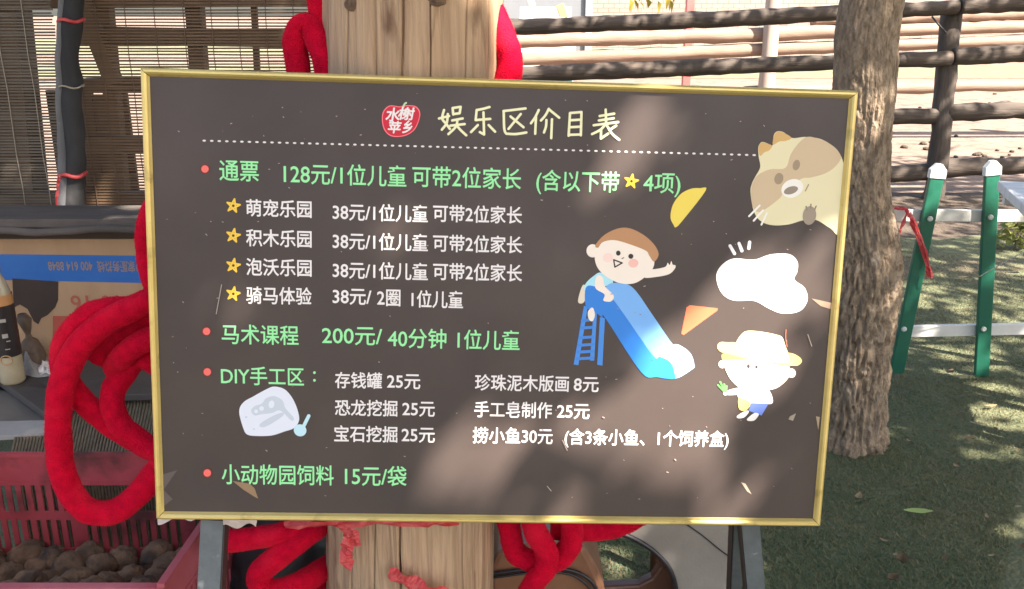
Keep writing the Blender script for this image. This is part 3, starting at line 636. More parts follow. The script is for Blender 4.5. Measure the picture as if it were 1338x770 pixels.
BOLD = [(1, 0), (-1, 0), (0, 1), (0, -1), (.7, .7), (-.7, .7)]
def text_mesh(body, offset=0.0, shear=0.0):
    c = bpy.data.curves.new('lettering', 'FONT'); c.body = body; c.size = 1; c.offset = offset; c.shear = shear; c.resolution_u = 3
    o = bpy.data.objects.new('lettering', c); COL.objects.link(o); dg = bpy.context.evaluated_depsgraph_get()
    me = bpy.data.meshes.new_from_object(o.evaluated_get(dg)); bpy.data.objects.remove(o); bpy.data.curves.remove(c); return me
def put_text(body, x0, x1, yc, em, m, mb, bold=.012, mi=0):
    me = text_mesh(body); xs = [v.co.x for v in me.vertices]; a, b_ = min(xs), max(xs)
    u0, v0 = bd(x0, yc); u1, _ = bd(x1, yc); e = bd(x0, yc)[1] - bd(x0, yc + em)[1]; sx = (u1 - u0) / (b_ - a)
    for k, (ox, oz) in enumerate(BOLD):     # the heavier pen: the outline laid down a few times, a hair apart
        b0 = len(mb.v)
        for v in me.vertices: mb.v.append(Vector((u0 + (v.co.x - a + ox * bold) * sx, -.0006 - .00002 * k, v0 + (v.co.y - .36 + oz * bold) * e)))
        for f_ in me.polygons: mb.face([b0 + i for i in f_.vertices], mi)
    bpy.data.meshes.remove(me)
GRN = flat(150, 235, 165); WHT = flat(236, 230, 228); CRM = flat(240, 236, 190); YEL = flat(245, 205, 75); PINK = flat(240, 110, 100); DRED = flat(110, 30, 32)
def line(segs, m, em, bold=.014):
    for (s, x0, x1, y) in segs:
        mb = MB(); put_text(s, x0, x1, y, em, m, mb, bold); mb.build('lettering', m, panel)
line([('通票', 287, 338, 223), ('128元/1位儿童', 371, 531, 227), ('可带2位家长', 539, 681, 231), ('(含以下带', 701, 809, 236), ('4项)', 841, 889, 239)], GRN, 29.5, .012)
for (ys, nm) in (((272, 277, 279), '萌宠乐园'), ((311, 315, 318), '积木乐园'), ((349, 353, 355), '泡沃乐园')):
    line([(nm, 322, 407, ys[0]), ('38元/1位儿童', 435, 559, ys[1]), ('可带2位家长', 566, 682, ys[2])], WHT, 24, .016)
line([('骑马体验', 322, 407, 386), ('38元/', 435, 485, 387), ('2圈', 493, 523, 389), ('1位儿童', 538, 605, 391)], WHT, 24, .016)
line([('马术课程', 290, 390, 437), ('200元/', 421, 499, 438), ('40分钟', 507, 583, 442), ('1位儿童', 598, 679, 444)], GRN, 27.5, .012)
line([('DIY手工区', 289, 397, 491)], GRN, 26, .012)
line([('存钱罐', 438, 499, 497), ('25元', 506, 549, 498)], WHT, 22.5, .016)
line([('恐龙挖掘', 438, 519, 533), ('25元', 526, 568, 534)], WHT, 22.5, .016)
line([('宝石挖掘', 437, 519, 567), ('25元', 525, 568, 568)], WHT, 22.5, .016)
line([('珍珠泥木版画', 621, 743, 500), ('8元', 750, 782, 502)], WHT, 22.5, .016)
line([('手工皂制作', 620, 721, 535), ('25元', 728, 770, 537)], WHT, 22.5, .016)
line([('捞小鱼30元', 618, 722, 569), ('(含3条小鱼、1个饲养盒)', 738, 952, 571)], WHT, 22.5, .016)
line([('小动物园饲料', 290, 436, 620), ('15元/袋', 451, 531, 622)], GRN, 28, .012)

class Draw:                                 # flat print on the panel, one mesh, a material slot per ink
    def __init__(s, ox=0, oy=0, sc=1.0): s.o = (ox, oy); s.s = sc; s.mb = MB(); s.mats = []; s.y = -.0006
    def ink(s, c):
        m = flat(*c)
        if m not in s.mats: s.mats.append(m)
        return s.mats.index(m)
    def uv(s, x, y): return bd(s.o[0] + x / s.s, s.o[1] + y / s.s)
    def shape(s, pts, c, smooth=True):
        if smooth: pts = cat(pts)
        s.y -= .00003; s.mb.poly([(u, s.y, v) for u, v in (s.uv(*p) for p in pts)], s.ink(c))
    def oval(s, x, y, rx, ry, c, rot=0):
        cr, sr = math.cos(R_(rot)), math.sin(R_(rot))
        s.shape([(x + rx * math.cos(a) * cr - ry * math.sin(a) * sr, y + rx * math.cos(a) * sr + ry * math.sin(a) * cr) for a in (k * math.pi / 14 for k in range(28))], c, False)
    def stroke(s, pts, wd, c, sm=True):
        if sm and len(pts) > 2:
            q = []
            for i in range(len(pts) - 1):
                p0, p1, p2, p3 = pts[max(i - 1, 0)], pts[i], pts[i + 1], pts[min(i + 2, len(pts) - 1)]
                for k in range(6):
                    t = k / 6; q.append(tuple(.5 * (2 * p1[j] + (p2[j] - p0[j]) * t + (2 * p0[j] - 5 * p1[j] + 4 * p2[j] - p3[j]) * t * t + (3 * p1[j] - p0[j] - 3 * p2[j] + p3[j]) * t ** 3) for j in (0, 1)))
            q.append(pts[-1]); pts = q
        r = wd / 2; L_, R2 = [], []
        for i, p in enumerate(pts):
            a = pts[max(i - 1, 0)]; b_ = pts[min(i + 1, len(pts) - 1)]; dx, dy = b_[0] - a[0], b_[1] - a[1]; l = math.hypot(dx, dy) or 1; nx, ny = -dy / l * r, dx / l * r
            L_.append((p[0] + nx, p[1] + ny)); R2.append((p[0] - nx, p[1] - ny))
        d0 = math.atan2(pts[-1][1] - pts[-2][1], pts[-1][0] - pts[-2][0]); d1 = math.atan2(pts[0][1] - pts[1][1], pts[0][0] - pts[1][0])
        end = [(pts[-1][0] + r * math.cos(d0 + math.pi / 2 - math.pi * k / 8), pts[-1][1] + r * math.sin(d0 + math.pi / 2 - math.pi * k / 8)) for k in range(1, 8)]
        beg = [(pts[0][0] + r * math.cos(d1 + math.pi / 2 - math.pi * k / 8), pts[0][1] + r * math.sin(d1 + math.pi / 2 - math.pi * k / 8)) for k in range(1, 8)]
        # quads along the stroke plus two round caps, so sharp turns never self-cross badly
        s.y -= .000012; i0 = s.ink(c)
        P = lambda p: (s.uv(*p)[0], s.y, s.uv(*p)[1])
        for i in range(len(pts) - 1): s.mb.poly([P(L_[i]), P(L_[i + 1]), P(R2[i + 1]), P(R2[i])], i0)
        s.mb.poly([P(L_[-1])] + [P(e) for e in end] + [P(R2[-1])], i0); s.mb.poly([P(R2[0])] + [P(e) for e in beg] + [P(L_[0])], i0)
    def done(s, name): return s.mb.build(name, s.mats, panel)

# title, drawn stroke by stroke like the brush lettering
D = Draw(480, 110, 3.823)
T = [[(383, 130), (374, 172), (395, 200), (412, 224)], [(402, 150), (396, 195), (372, 228)], [(358, 172), (408, 160)],
     [(426, 120), (429, 152)], [(426, 120), (466, 114)], [(466, 114), (461, 146)], [(430, 150), (461, 146)], [(424, 182), (476, 172)], [(415, 208), (486, 200)], [(450, 178), (442, 213), (405, 250)], [(450, 212), (468, 232), (494, 256)],
     [(610, 115), (578, 124), (546, 130)], [(546, 130), (541, 180)], [(541, 180), (614, 174)], [(580, 142), (583, 252)], [(583, 252), (562, 240)], [(552, 205), (518, 240)], [(606, 205), (638, 238)],
     [(790, 122), (680, 135)], [(681, 135), (684, 225), (694, 248)], [(694, 248), (740, 250), (794, 242)], [(766, 150), (705, 224)], [(715, 162), (780, 216)],
     [(856, 130), (838, 166), (817, 196)], [(842, 166), (838, 248)], [(906, 124), (890, 155), (867, 182)], [(906, 126), (958, 168)], [(894, 180), (892, 212), (882, 242)], [(922, 176), (918, 270)],
     [(1012, 145), (1005, 258)], [(1012, 145), (1069, 140)], [(1069, 140), (1066, 256)], [(1014, 181), (1064, 178)], [(1011, 216), (1062, 213)], [(1008, 254), (1064, 252)],
     [(1160, 160), (1232, 148)], [(1156, 182), (1230, 171)], [(1130, 206), (1252, 190)], [(1190, 128), (1192, 196)], [(1190, 200), (1164, 228), (1122, 250)], [(1167, 226), (1166, 272)], [(1166, 272), (1202, 248)], [(1195, 205), (1222, 248), (1257, 278)], [(1242, 208), (1208, 230)]]
for t in T: D.stroke(t, 12.5, (240, 236, 190))
D.done('title_lettering')
# apple shaped logo
D = Draw(480, 110, 3.823)
ap = [(73, 180), (80, 135), (112, 107), (160, 112), (185, 106), (240, 110), (264, 142), (256, 190), (230, 235), (180, 261), (120, 261), (85, 230)]
D.shape(ap, (255, 120, 130)); D.shape([(166 + (x - 166) * .95, 185 + (y - 185) * .94) for x, y in ap], (205, 28, 55)); D.stroke([(178, 118), (186, 100), (194, 94)], 9, (190, 215, 170))
logo = D.done('apple_logo')
mb = MB()
def logo_char(ch, x0, x1, y0, y1):
    me = text_mesh(ch, 0, .15); xs = [v.co.x for v in me.vertices]; ys = [v.co.y for v in me.vertices]
    u0, v1 = D.uv(x0, y0); u1, v0 = D.uv(x1, y1)
    for k, (ox, oz) in enumerate(BOLD):
        b0 = len(mb.v)
        for v in me.vertices: mb.v.append(Vector((u0 + (v.co.x - min(xs)) / (max(xs) - min(xs)) * (u1 - u0) + ox * .0005, -.0010 - .00002 * k, v0 + (v.co.y - min(ys)) / (max(ys) - min(ys)) * (v1 - v0) + oz * .0005)))
        for f_ in me.polygons: mb.face([b0 + i for i in f_.vertices])
logo_char('水', 92, 160, 118, 188); logo_char('榭', 156, 236, 116, 180); logo_char('苹', 104, 170, 186, 246); logo_char('乡', 176, 224, 182, 246)
mb.build('logo_lettering', WHT, panel)
# dotted rule
D = Draw()
for k in range(74):
    x = 267 + k * 9.84; y = 184 + (x - 267) * .0262; D.y = -.0006; D.oval(x, y, 2.3, 1.25, (228, 222, 218), 2)
D.done('dotted_rule')
# stars and bullets
for (x, y) in ((305, 269), (305, 308), (305, 347), (305, 384), (825, 237)):
    D = Draw(); P = [(x + 9 * math.cos(R_(-80 + 144 * k)), y + 9 * math.sin(R_(-80 + 144 * k))) for k in range(6)]
    for k in range(5): D.stroke([P[k], P[k + 1]], 2.3, (245, 200, 70))
    D.done('star')
for (x, y) in ((268, 221), (270, 433), (271, 486), (271, 618)):
    D = Draw(); D.oval(x, y, 6.4, 6.4, (112, 34, 36)); D.oval(x, y, 4.9, 4.9, (240, 112, 102)); D.done('bullet')
D = Draw(); D.oval(411, 487, 1.8, 1.8, (150, 235, 165)); D.oval(411, 497, 1.8, 1.8, (150, 235, 165)); D.done('lettering')

SKIN = (243, 230, 216)
# boy on the slide
D = Draw(730, 280, 3.347)
for q in ([(110, 400), (127, 405), (86, 660), (65, 657)], [(152, 425), (168, 420), (155, 640), (136, 640)], [(180, 450), (202, 455), (191, 662), (168, 658)]): D.shape(q, (66, 140, 222), False)
for y in (465, 498, 540, 573, 603, 632): D.stroke([(112 - (y - 400) * .14, y), (150, y - 4)], 13, (60, 132, 216))
D.shape([(105, 310), (126, 330), (110, 385), (84, 381)], (228, 214, 192)); D.shape([(185, 255), (237, 290), (215, 312), (140, 322), (108, 332), (120, 300), (150, 272)], (170, 225, 240))
D.shape([(205, 325), (240, 300), (320, 318), (410, 440), (500, 570), (545, 585), (578, 612), (592, 655), (586, 676), (508, 718), (480, 660), (410, 618), (240, 385)], (118, 176, 236))
D.shape([(500, 570), (545, 582), (578, 612), (592, 655), (586, 676), (508, 718), (500, 660), (430, 622)], (168, 205, 242))  # slide end printed paler to stand in for sunlight on it
D.shape([(118, 322), (155, 315), (205, 345), (250, 388), (410, 615), (440, 622), (486, 645), (505, 690), (505, 720), (430, 712), (360, 690), (205, 456), (190, 452), (150, 420), (118, 402)], (40, 128, 216))
D.shape([(128, 425), (148, 408), (158, 440), (147, 468), (130, 456)], SKIN)
D.shape([(375, 243), (420, 240), (465, 230), (476, 212), (484, 222), (492, 205), (498, 220), (510, 224), (506, 240), (480, 263), (420, 275), (372, 276)], SKIN)
D.oval(148, 160, 27, 29, SKIN); D.shape([(160, 150), (175, 122), (230, 112), (310, 122), (390, 158), (416, 195), (412, 235), (380, 272), (330, 302), (270, 302), (215, 278), (175, 242), (158, 200)], SKIN)
D.oval(215, 190, 22, 20, (246, 214, 204)); D.oval(326, 214, 22, 19, (244, 190, 178))
D.shape([(160, 135), (200, 90), (260, 62), (312, 62), (370, 90), (415, 130), (436, 170), (428, 197), (413, 206), (395, 180), (378, 158), (300, 128), (240, 113), (192, 122), (172, 146)], (188, 138, 98))
D.shape([(165, 270), (192, 275), (202, 315), (240, 355), (228, 381), (195, 377), (200, 350), (160, 322)], SKIN)
D.oval(260, 170, 10, 11, (52, 44, 40)); D.oval(315, 184, 11, 11, (52, 44, 40)); D.stroke([(276, 194), (284, 190)], 4, (90, 76, 68))
for a, c in (((240, 199), (277, 213)), ((277, 213), (245, 231)), ((245, 231), (240, 199))): D.stroke([a, c], 6, (52, 44, 40))
D.done('slide_drawing')
D = Draw(); D.shape([(922, 249), (914, 246), (902, 247), (889, 254), (879, 268), (876, 284), (880, 294), (883, 297), (892, 288)], (240, 214, 92)); D.done('half_disc')
D = Draw(); D.shape([(897, 402), (901, 399), (938, 403), (937, 406), (893, 438), (890, 436)], (232, 112, 78), False); D.done('triangle')
D = Draw(900, 150, 1.879)
D.shape([(67, 398), (80, 370), (110, 353), (160, 356), (200, 343), (245, 342), (266, 360), (266, 385), (259, 405), (284, 425), (291, 455), (272, 482), (230, 488), (195, 475), (160, 457), (110, 456), (80, 437)], (236, 232, 230))
for a, c in (((101, 322), (112, 341)), ((123, 316), (130, 334)), ((149, 313), (147, 328))): D.stroke([a, c], 8, (236, 232, 230))
D.done('cloud_drawing')
D = Draw(960, 160, 5.135)
D.shape([(105, 470), (115, 410), (140, 360), (170, 300), (160, 230), (158, 165), (180, 133), (215, 140), (252, 156), (260, 90), (282, 62), (325, 66), (385, 105), (470, 98), (560, 108), (630, 140), (690, 190), (725, 260), (737, 330), (734, 380), (742, 384), (705, 736), (640, 710), (545, 655), (460, 657), (360, 685), (250, 690), (170, 660), (125, 590)], (228, 218, 178))
D.shape([(160, 165), (180, 136), (215, 142), (250, 158), (228, 190), (200, 200), (168, 225)], (212, 172, 108)); D.shape([(255, 150), (262, 92), (283, 65), (325, 69), (380, 104), (340, 125), (300, 128)], (212, 172, 108))
D.shape([(470, 103), (560, 111), (650, 155), (712, 230), (670, 300), (600, 345), (510, 370), (440, 382), (330, 470), (300, 510), (200, 585), (150, 600), (118, 560), (108, 470), (122, 402), (160, 350), (240, 315), (340, 305), (380, 205)], (206, 182, 148))
D.oval(295, 378, 30, 39, (160, 140, 115), 15); D.oval(412, 287, 24, 36, (160, 140, 115), 15); D.oval(385, 443, 76, 60, (240, 236, 226), -25); D.oval(376, 456, 49, 25, (148, 134, 120), -18); D.stroke([(494, 418), (473, 460)], 8, (165, 145, 120))
D.oval(500, 625, 45, 63, (158, 143, 126), 8)
for a, c in (((478, 565), (484, 588)), ((510, 550), (508, 575)), ((545, 562), (535, 585))): D.stroke([a, c], 9, (140, 125, 108))
for a, c in (((95, 630), (166, 558)), ((126, 660), (188, 590)), ((178, 686), (214, 610))): D.stroke([a, c], 13, (240, 236, 228))
D.done('animal_drawing')
D = Draw(930, 420, 5.5)
D.shape([(85, 230), (255, 270), (250, 285), (130, 276), (80, 284)], (200, 150, 92)); D.shape([(480, 300), (568, 312), (530, 368)], (200, 150, 92), False)
D.oval(75, 308, 27, 28, SKIN); D.oval(572, 372, 31, 33, SKIN)
D.shape([(195, 470), (300, 490), (405, 490), (437, 585), (350, 592), (270, 588), (190, 548)], (238, 234, 230)); D.shape([(108, 500), (195, 478), (205, 520), (110, 528)], SKIN); D.oval(97, 517, 16, 14, SKIN)
D.shape([(88, 320), (84, 285), (180, 275), (280, 280), (480, 312), (556, 330), (552, 400), (480, 470), (400, 495), (300, 500), (200, 475), (130, 410)], SKIN)
D.shape([(38, 180), (60, 150), (110, 150), (200, 158), (400, 235), (548, 225), (620, 250), (646, 285), (620, 315), (560, 316), (450, 302), (280, 278), (130, 238), (60, 216)], (238, 206, 128))
D.shape([(168, 168), (210, 95), (260, 68), (360, 75), (460, 95), (505, 115), (530, 180), (552, 250), (540, 296), (400, 292), (260, 262), (190, 210)], (242, 224, 176))
D.oval(262, 322, 12, 16, (70, 58, 62)); D.oval(320, 327, 11, 13, (70, 58, 62)); D.stroke([(305, 381), (330, 389), (351, 378)], 5, (120, 90, 84)); D.oval(282, 352, 5, 5, (150, 110, 100))
for a, c in (((60, 435), (92, 500)), ((45, 458), (90, 505)), ((88, 452), (100, 505)), ((105, 465), (102, 505))): D.stroke([a, c], 14, (96, 176, 92))
D.shape([(195, 548), (275, 585), (245, 638), (196, 628)], (242, 212, 120)); D.shape([(282, 586), (406, 592), (356, 676), (262, 640)], (108, 134, 212), False)
D.shape([(180, 680), (225, 650), (258, 640), (262, 655), (232, 688), (190, 695)], (236, 230, 226)); D.shape([(254, 698), (305, 658), (337, 668), (305, 710), (262, 714)], (236, 230, 226))
D.stroke([(532, 60), (530, 120), (540, 180)], 6, (205, 120, 96)); D.done('child_drawing')
D = Draw(240, 460, 3.717)
D.shape([(270, 290), (290, 245), (340, 215), (400, 182), (440, 168), (492, 182), (532, 230), (556, 290), (560, 335), (535, 370), (490, 386), (430, 405), (360, 408), (310, 401), (290, 370)], (222, 227, 238))
BN2 = (196, 205, 216)
D.shape([(328, 285), (345, 263), (380, 250), (400, 225), (440, 214), (480, 235), (494, 272), (535, 320), (522, 332), (470, 284), (430, 296), (380, 302), (345, 308)], BN2); D.shape([(370, 350), (430, 312), (480, 294), (482, 310), (430, 346), (385, 366)], BN2)
D.oval(379, 274, 11, 11, (222, 227, 238)); D.oval(427, 254, 14, 19, (222, 227, 238), 10); D.oval(352, 288, 9, 9, (222, 227, 238)); D.oval(304, 316, 6, 4, BN2); D.oval(342, 374, 5, 4, BN2)
D.oval(566, 380, 31, 29, (190, 226, 238), 20); D.stroke([(580, 366), (608, 310)], 17, (190, 226, 238)); D.done('fossil_drawing')
# scuffs, tape scraps
D = Draw(); rs = random.Random(21)
for k in range(110):
    x, y = rs.uniform(210, 1060), rs.uniform(120, 670); a = rs.uniform(-.4, .9); l = rs.uniform(.3, 2.2); D.stroke([(x, y), (x + l * math.cos(a), y + l * math.sin(a))], rs.uniform(.5, 1.3), (168, 152, 146) if rs.random() < .7 else (128, 110, 104))
for a, c in (((283, 410), (290, 372)), ((735, 575), (741, 588)), ((1055, 437), (1060, 452)), ((715, 635), (720, 641))): D.stroke([a, c], 1.2, (165, 150, 142))
kind(D.done('scuffs'), 'stuff')
D = Draw(240, 460, 3.717); D.shape([(238, 626), (322, 640), (345, 662), (362, 712), (340, 700), (290, 668)], (150, 122, 92), False); D.done('tape_scrap')
for sp, c in (([(1060, 390), (1087, 396), (1085, 404), (1072, 400)], (150, 128, 108)), ([(968, 630), (974, 632), (982, 646), (976, 642)], (170, 156, 138)), ([(1032, 544), (1040, 540), (1036, 550), (1030, 548)], (160, 146, 130)), ([(1066, 544), (1071, 545), (1069, 562)], (170, 148, 118))):
    D = Draw(); D.shape(sp, c, False); D.done('tape_scrap')
# tape over the lower left corner, film flap below the frame
D = Draw(); D.shape([(206, 622), (232, 614), (214, 640), (226, 652), (206, 668)], (95, 84, 81), False); D.done('tape_scrap')
def flap(pts, seed):
    mb = MB(); N_, K = 14, 6; b0 = 0
    for i in range(N_ + 1):
        t = i / N_; (xa, ya), (xb, yb) = pts[0][0], pts[0][1]; top_ = (xa + (xb - xa) * t, ya + (yb - ya) * t); (xa, ya), (xb, yb) = pts[1]; bot = (xa + (xb - xa) * t, ya + (yb - ya) * t + 3.5 * math.sin(t * 9 + seed))
        for k in range(K + 1):
            s = k / K; u, v = bd(top_[0] + (bot[0] - top_[0]) * s, top_[1] + (bot[1] - top_[1]) * s)
            mb.v.append(Vector((u, .006 + .006 * noise.noise(Vector((u * 60, v * 60, seed))) - .004 * s, v)))
    for i in range(N_):
        for k in range(K): a = i * (K + 1) + k; mb.face((a, a + 1, a + K + 2, a + K + 1), 0, True)
    mb.build('plastic_film', M_film, board)
flap([((202, 672), (264, 672)), ((206, 684), (262, 676))], 1); flap([((289, 672), (336, 674)), ((291, 690), (334, 688))], 4)

# ------------------------------------------------------------------ iron stand holding the board
stand = empty('iron_stand', (0, 1.3, 0)); tag(stand, 'grey angle iron stand whose legs carry the price board', 'stand')
def leg(xa, ya, xb, yb, Y0, Y1, wd, s):
    a = at(xa, ya, Y0); c = at(xb, yb, Y1); e = a + (c - a) * ((a.z + .0) / (a.z - c.z)); a2 = a + (a - c).normalized() * .012
    mb = MB(); mb.bar(a2, e, wd, .004, Vector((0, 1, 0)), 0); off = Vector((s * wd / 2, .012, 0)); mb.bar(a2 + off, e + off, .005, .024, Vector((0, 1, 0)), 1); mb.build('leg', [M_angle, M_angled], stand, stand.location)
leg(277, 690, 273, 770, 1.235, 1.21, .034, 1)
leg(981, 690, 988, 770, 1.275, 1.275, .028, -1)
leg(966, 690, 962, 770, 1.31, 1.38, .018, -1)
mb = MB(); l0, l1 = at(277, 690, 1.25), at(975, 692, 1.275); zc = min(l0.z, l1.z) - .25; mb.bar((l0.x, l0.y - .0, zc), (l1.x, l1.y, zc), .004, .03); mb.build('crossbar', M_angle, stand, stand.location)

# ------------------------------------------------------------------ leather armchair under the board (mostly hidden)
CY = 1.72
rt = empty('armchair', at(840, 760, CY + .25) * 1.0); rt.location.z = 0; tag(rt, 'grey and brown leather armchair with dark piping below the board', 'armchair')
curve = [(770, 686), (800, 694), (832, 706), (858, 724), (876, 746), (884, 776), (886, 830)]
def cpt(pts, Y): return [at(x, y, Y) for x, y in pts]
out = cpt(curve, CY) + cpt([(958, 830), (957, 760), (958, 700), (958, 640), (770, 640)], CY)
mb = MB(); mb.prism(out, (0, .045, 0)); mb.build('arm_panel', M_leath, rt, rt.location, .006)
mb = MB(); mb.tube(cpt(curve, CY - .003), .0055, 10, 0, 6); mb.tube(cpt(curve, CY + .04), .005, 10, 0, 6); mb.build('piping', M_pipe, rt, rt.location)
mb = MB(); mb.tube(cpt([(898, 686), (918, 700), (940, 718), (957, 730)], CY - .002), .0014, 6, 0, 6); mb.build('seam', M_stitch, rt, rt.location)
inner = cpt([(870, 740), (882, 770), (884, 830)], CY + .05); far = cpt([(862, 728), (860, 745), (850, 762), (838, 830)], CY + .2)
mb = MB(); mb.prism(cpt([(862, 728), (876, 748), (883, 776), (884, 830), (760, 830), (762, 768), (800, 767), (835, 765), (852, 756), (862, 742)], CY + .06), (0, .03, 0)); mb.build('arm_lining', M_brown, rt, rt.location, .006)
mb = MB(); mb.prism(cpt([(640, 745), (650, 722), (700, 712), (752, 712), (764, 716), (776, 738), (790, 770), (800, 830), (640, 830)], CY + .02), (0, .3, 0)); mb.build('seat_cushion', M_tan, rt, rt.location, .012)
mb = MB(); mb.tube(cpt([(630, 752), (665, 747), (700, 743), (738, 744), (762, 752), (778, 768), (786, 800)], CY + .012), .0042, 8, 0, 6); mb.tube(cpt([(630, 757), (665, 752), (700, 748), (738, 749), (758, 757), (772, 772), (780, 800)], CY + .012), .003, 8, 0, 6); mb.build('piping', M_pipe, rt, rt.location)
for (x, Y) in ((.02, CY + .08), (.02, CY + .5), (.40, CY + .08), (.40, CY + .5)): mb = MB(); mb.tube([(x, Y, 0), (x, Y, .2)], [.016, .02], 12); mb.build('leg', M_brown, rt, rt.location)
p = at(768, 712, 2.0)
mb = MB(); mb.bar((p.x, 2.35, 0), (p.x + .0, 2.35, .5), .02, .02); mb.bar((p.x, 2.35, .25), (p.x - .3, 2.35, .25), .02, .02)
mb.build('frame_tube', M_angle, rt, rt.location)

# ------------------------------------------------------------------ shed on the left: timber frame, blinds, roof
shed = empty('open_shed', (-1.9, 3.0, 0)); tag(shed, 'dark timber framed open shed behind the bamboo blinds at left', 'shed')
mb = MB(); mb.box((-2.3, 3.1, 2.35), (2.05, 1.05, .04)); mb.build('roof', M_roof, shed, shed.location)
SY = 3.35
for (xa, ya, xb, yb, wd) in ((100, 46, 470, 52, .06), (110, 112, 210, 110, .05), (110, 190, 200, 188, .06), (-100, 270, 470, 262, .09), (-200, -4, 500, -10, .09)):
    mb = MB(); mb.bar(at(xa, ya, SY), at(xb, yb, SY), .06, wd); mb.build('beam', M_timber, shed, shed.location)
for (xa, ya, xb, yb, wd) in ((146, 0, 154, 300, .05), (262, 0, 268, 300, .055), (340, -10, 338, 300, .02), (440, -20, 440, 300, .06), (-40, -20, -30, 300, .2), (20, -20, 25, 300, .12)):
    a = at(xa, ya, SY + .07); c = at(xb, yb, SY + .07); e = Vector((c.x, c.y, 0)); mb = MB(); mb.bar(e, Vector((a.x, a.y, 2.31)), wd, wd, Vector((0, 1, 0))); mb.build('post', M_timber, shed, shed.location)
mb = MB(); q0, q1 = at(60, 118, SY + .14), at(166, 118, SY + .14)
for k in range(7): xa = q0.x + (q1.x - q0.x) * k / 7; mb.box((xa + .022, SY + .14, q0.z / 2 - .01 * (k % 3)), (.0205, .009, q0.z / 2 - .01 * (k % 3)))
mb.build('plank_wall', M_timber, shed, shed.location)
mb = MB(); mb.bar(at(105, -5, SY - .07), at(150, 110, SY - .07), .05, .05, Vector((0, 1, 0))); mb.build('brace', M_timber, shed, shed.location)

def blind(label, x0, x1, zt, zb, Y, m, ms, seed, strings):
    rr = random.Random(seed); rt = empty('bamboo_blind', ((x0 + x1) / 2, Y, zb)); tag(rt, label, 'blind', 'bamboo blinds'); mb = MB(); z = zt; pitch = .0088
    while z > zb:
        sag = rr.uniform(-.0012, .0012); h = rr.uniform(.0018, .0029); k = 10; xs = [x0 + (x1 - x0) * i / k for i in range(k + 1)]; b0 = len(mb.v); off = rr.uniform(0, 50); ex = rr.uniform(-.004, .004)
        for i, x in enumerate(xs):
            dz = sag * math.sin(i * .6) + .0012 * noise.noise(Vector((x * 4, off, 0))); yy = Y + .004 * noise.noise(Vector((x * 2, z * 2, seed)))
            xx = x + (ex if i in (0, k) else 0); mb.v += [Vector((xx, yy - .0012, z + dz - h)), Vector((xx, yy - .0012, z + dz + h)), Vector((xx, yy + .0012, z + dz + h)), Vector((xx, yy + .0012, z + dz - h))]
        for i in range(k):
            a = b0 + i * 4
            for q in range(4): mb.face((a + q, a + (q + 1) % 4, a + 4 + (q + 1) % 4, a + 4 + q))
        z -= pitch
    mb.build('slats', m, rt, rt.location)
    for x in strings:
        mb = MB(); mb.tube([(x + .002 * math.sin(i * 2.1), Y - .0035, zb + (zt - zb) * i / 14) for i in range(15)], .0014, 6); mb.build('string', ms, rt, rt.location)
    mb = MB(); mb.tube([(x0 - .02, Y - .003, zt + .02), (x1 + .02, Y - .003, zt + .02)], .016, 10); mb.build('head_rail', M_timber, rt, rt.location)
BY = 2.72; zt = 2.25; zb = at(100, 288, BY).z
X = lambda x: at(x, 150, BY).x
blind('brown bamboo blind between the wrapped post and the pole', X(98), X(470), zt, zb, BY, M_bamboo, M_stringd, 3, [X(x) for x in (112, 142, 179, 216, 253, 288, 322, 357, 392)])
blind('greyish bamboo blind left of the wrapped post', X(-190), X(84), zt, zb, BY + .012, M_bamgrey, M_string, 4, [X(x) for x in (-140, -100, -60, -24, 12, 47)])

# post wrapped in plastic
rt = empty('wrapped_post', (at(98, 290, 2.62).x, 2.62, 0)); tag(rt, 'slim post wrapped in dark plastic and tied with red string', 'post')
mb = MB(); mb.tube([(at(100, 320, 2.62).x, 2.62, .0), at(100, 300, 2.62), at(98, 230, 2.62), at(95, 150, 2.62), at(91, 90, 2.62), at(93, 0, 2.62), at(92, -200, 2.62)], [.032, .033, .029, .031, .026, .029, .03], 18, 0, 10, .012, 14); mb.build('wrap', M_wrapd, rt, rt.location)
mb = MB(); mb.tube([at(90, 310, 2.60), at(85, 240, 2.60), at(81, 160, 2.60), at(79, 90, 2.60), at(82, 0, 2.60), at(82, -150, 2.60)], [.03, .022, .015, .013, .014, .014], 12, 0, 10, .006, 14, flat=.5); mb.build('plastic_strip', M_wrapg, rt, rt.location)
for (y, m_, r_) in ((27, M_ribbon, .005), (113, M_string, .0025), (228, M_ribbon, .006)):
    c = at(93 + (y > 200) * 3, y, 2.615); mb = MB(); mb.tube([(c.x + .033 * math.cos(a * math.pi / 10), c.y + .033 * math.sin(a * math.pi / 10), c.z + .004 * math.sin(a)) for a in range(21)], r_, 8); mb.build('tie', m_, rt, rt.location)
mb = MB(); strip(mb, [at(78, 228, 2.565), at(75, 245, 2.565), at(74, 268, 2.57)], .008, seed=2); mb.build('tie_tail', M_ribbon, rt, rt.location)

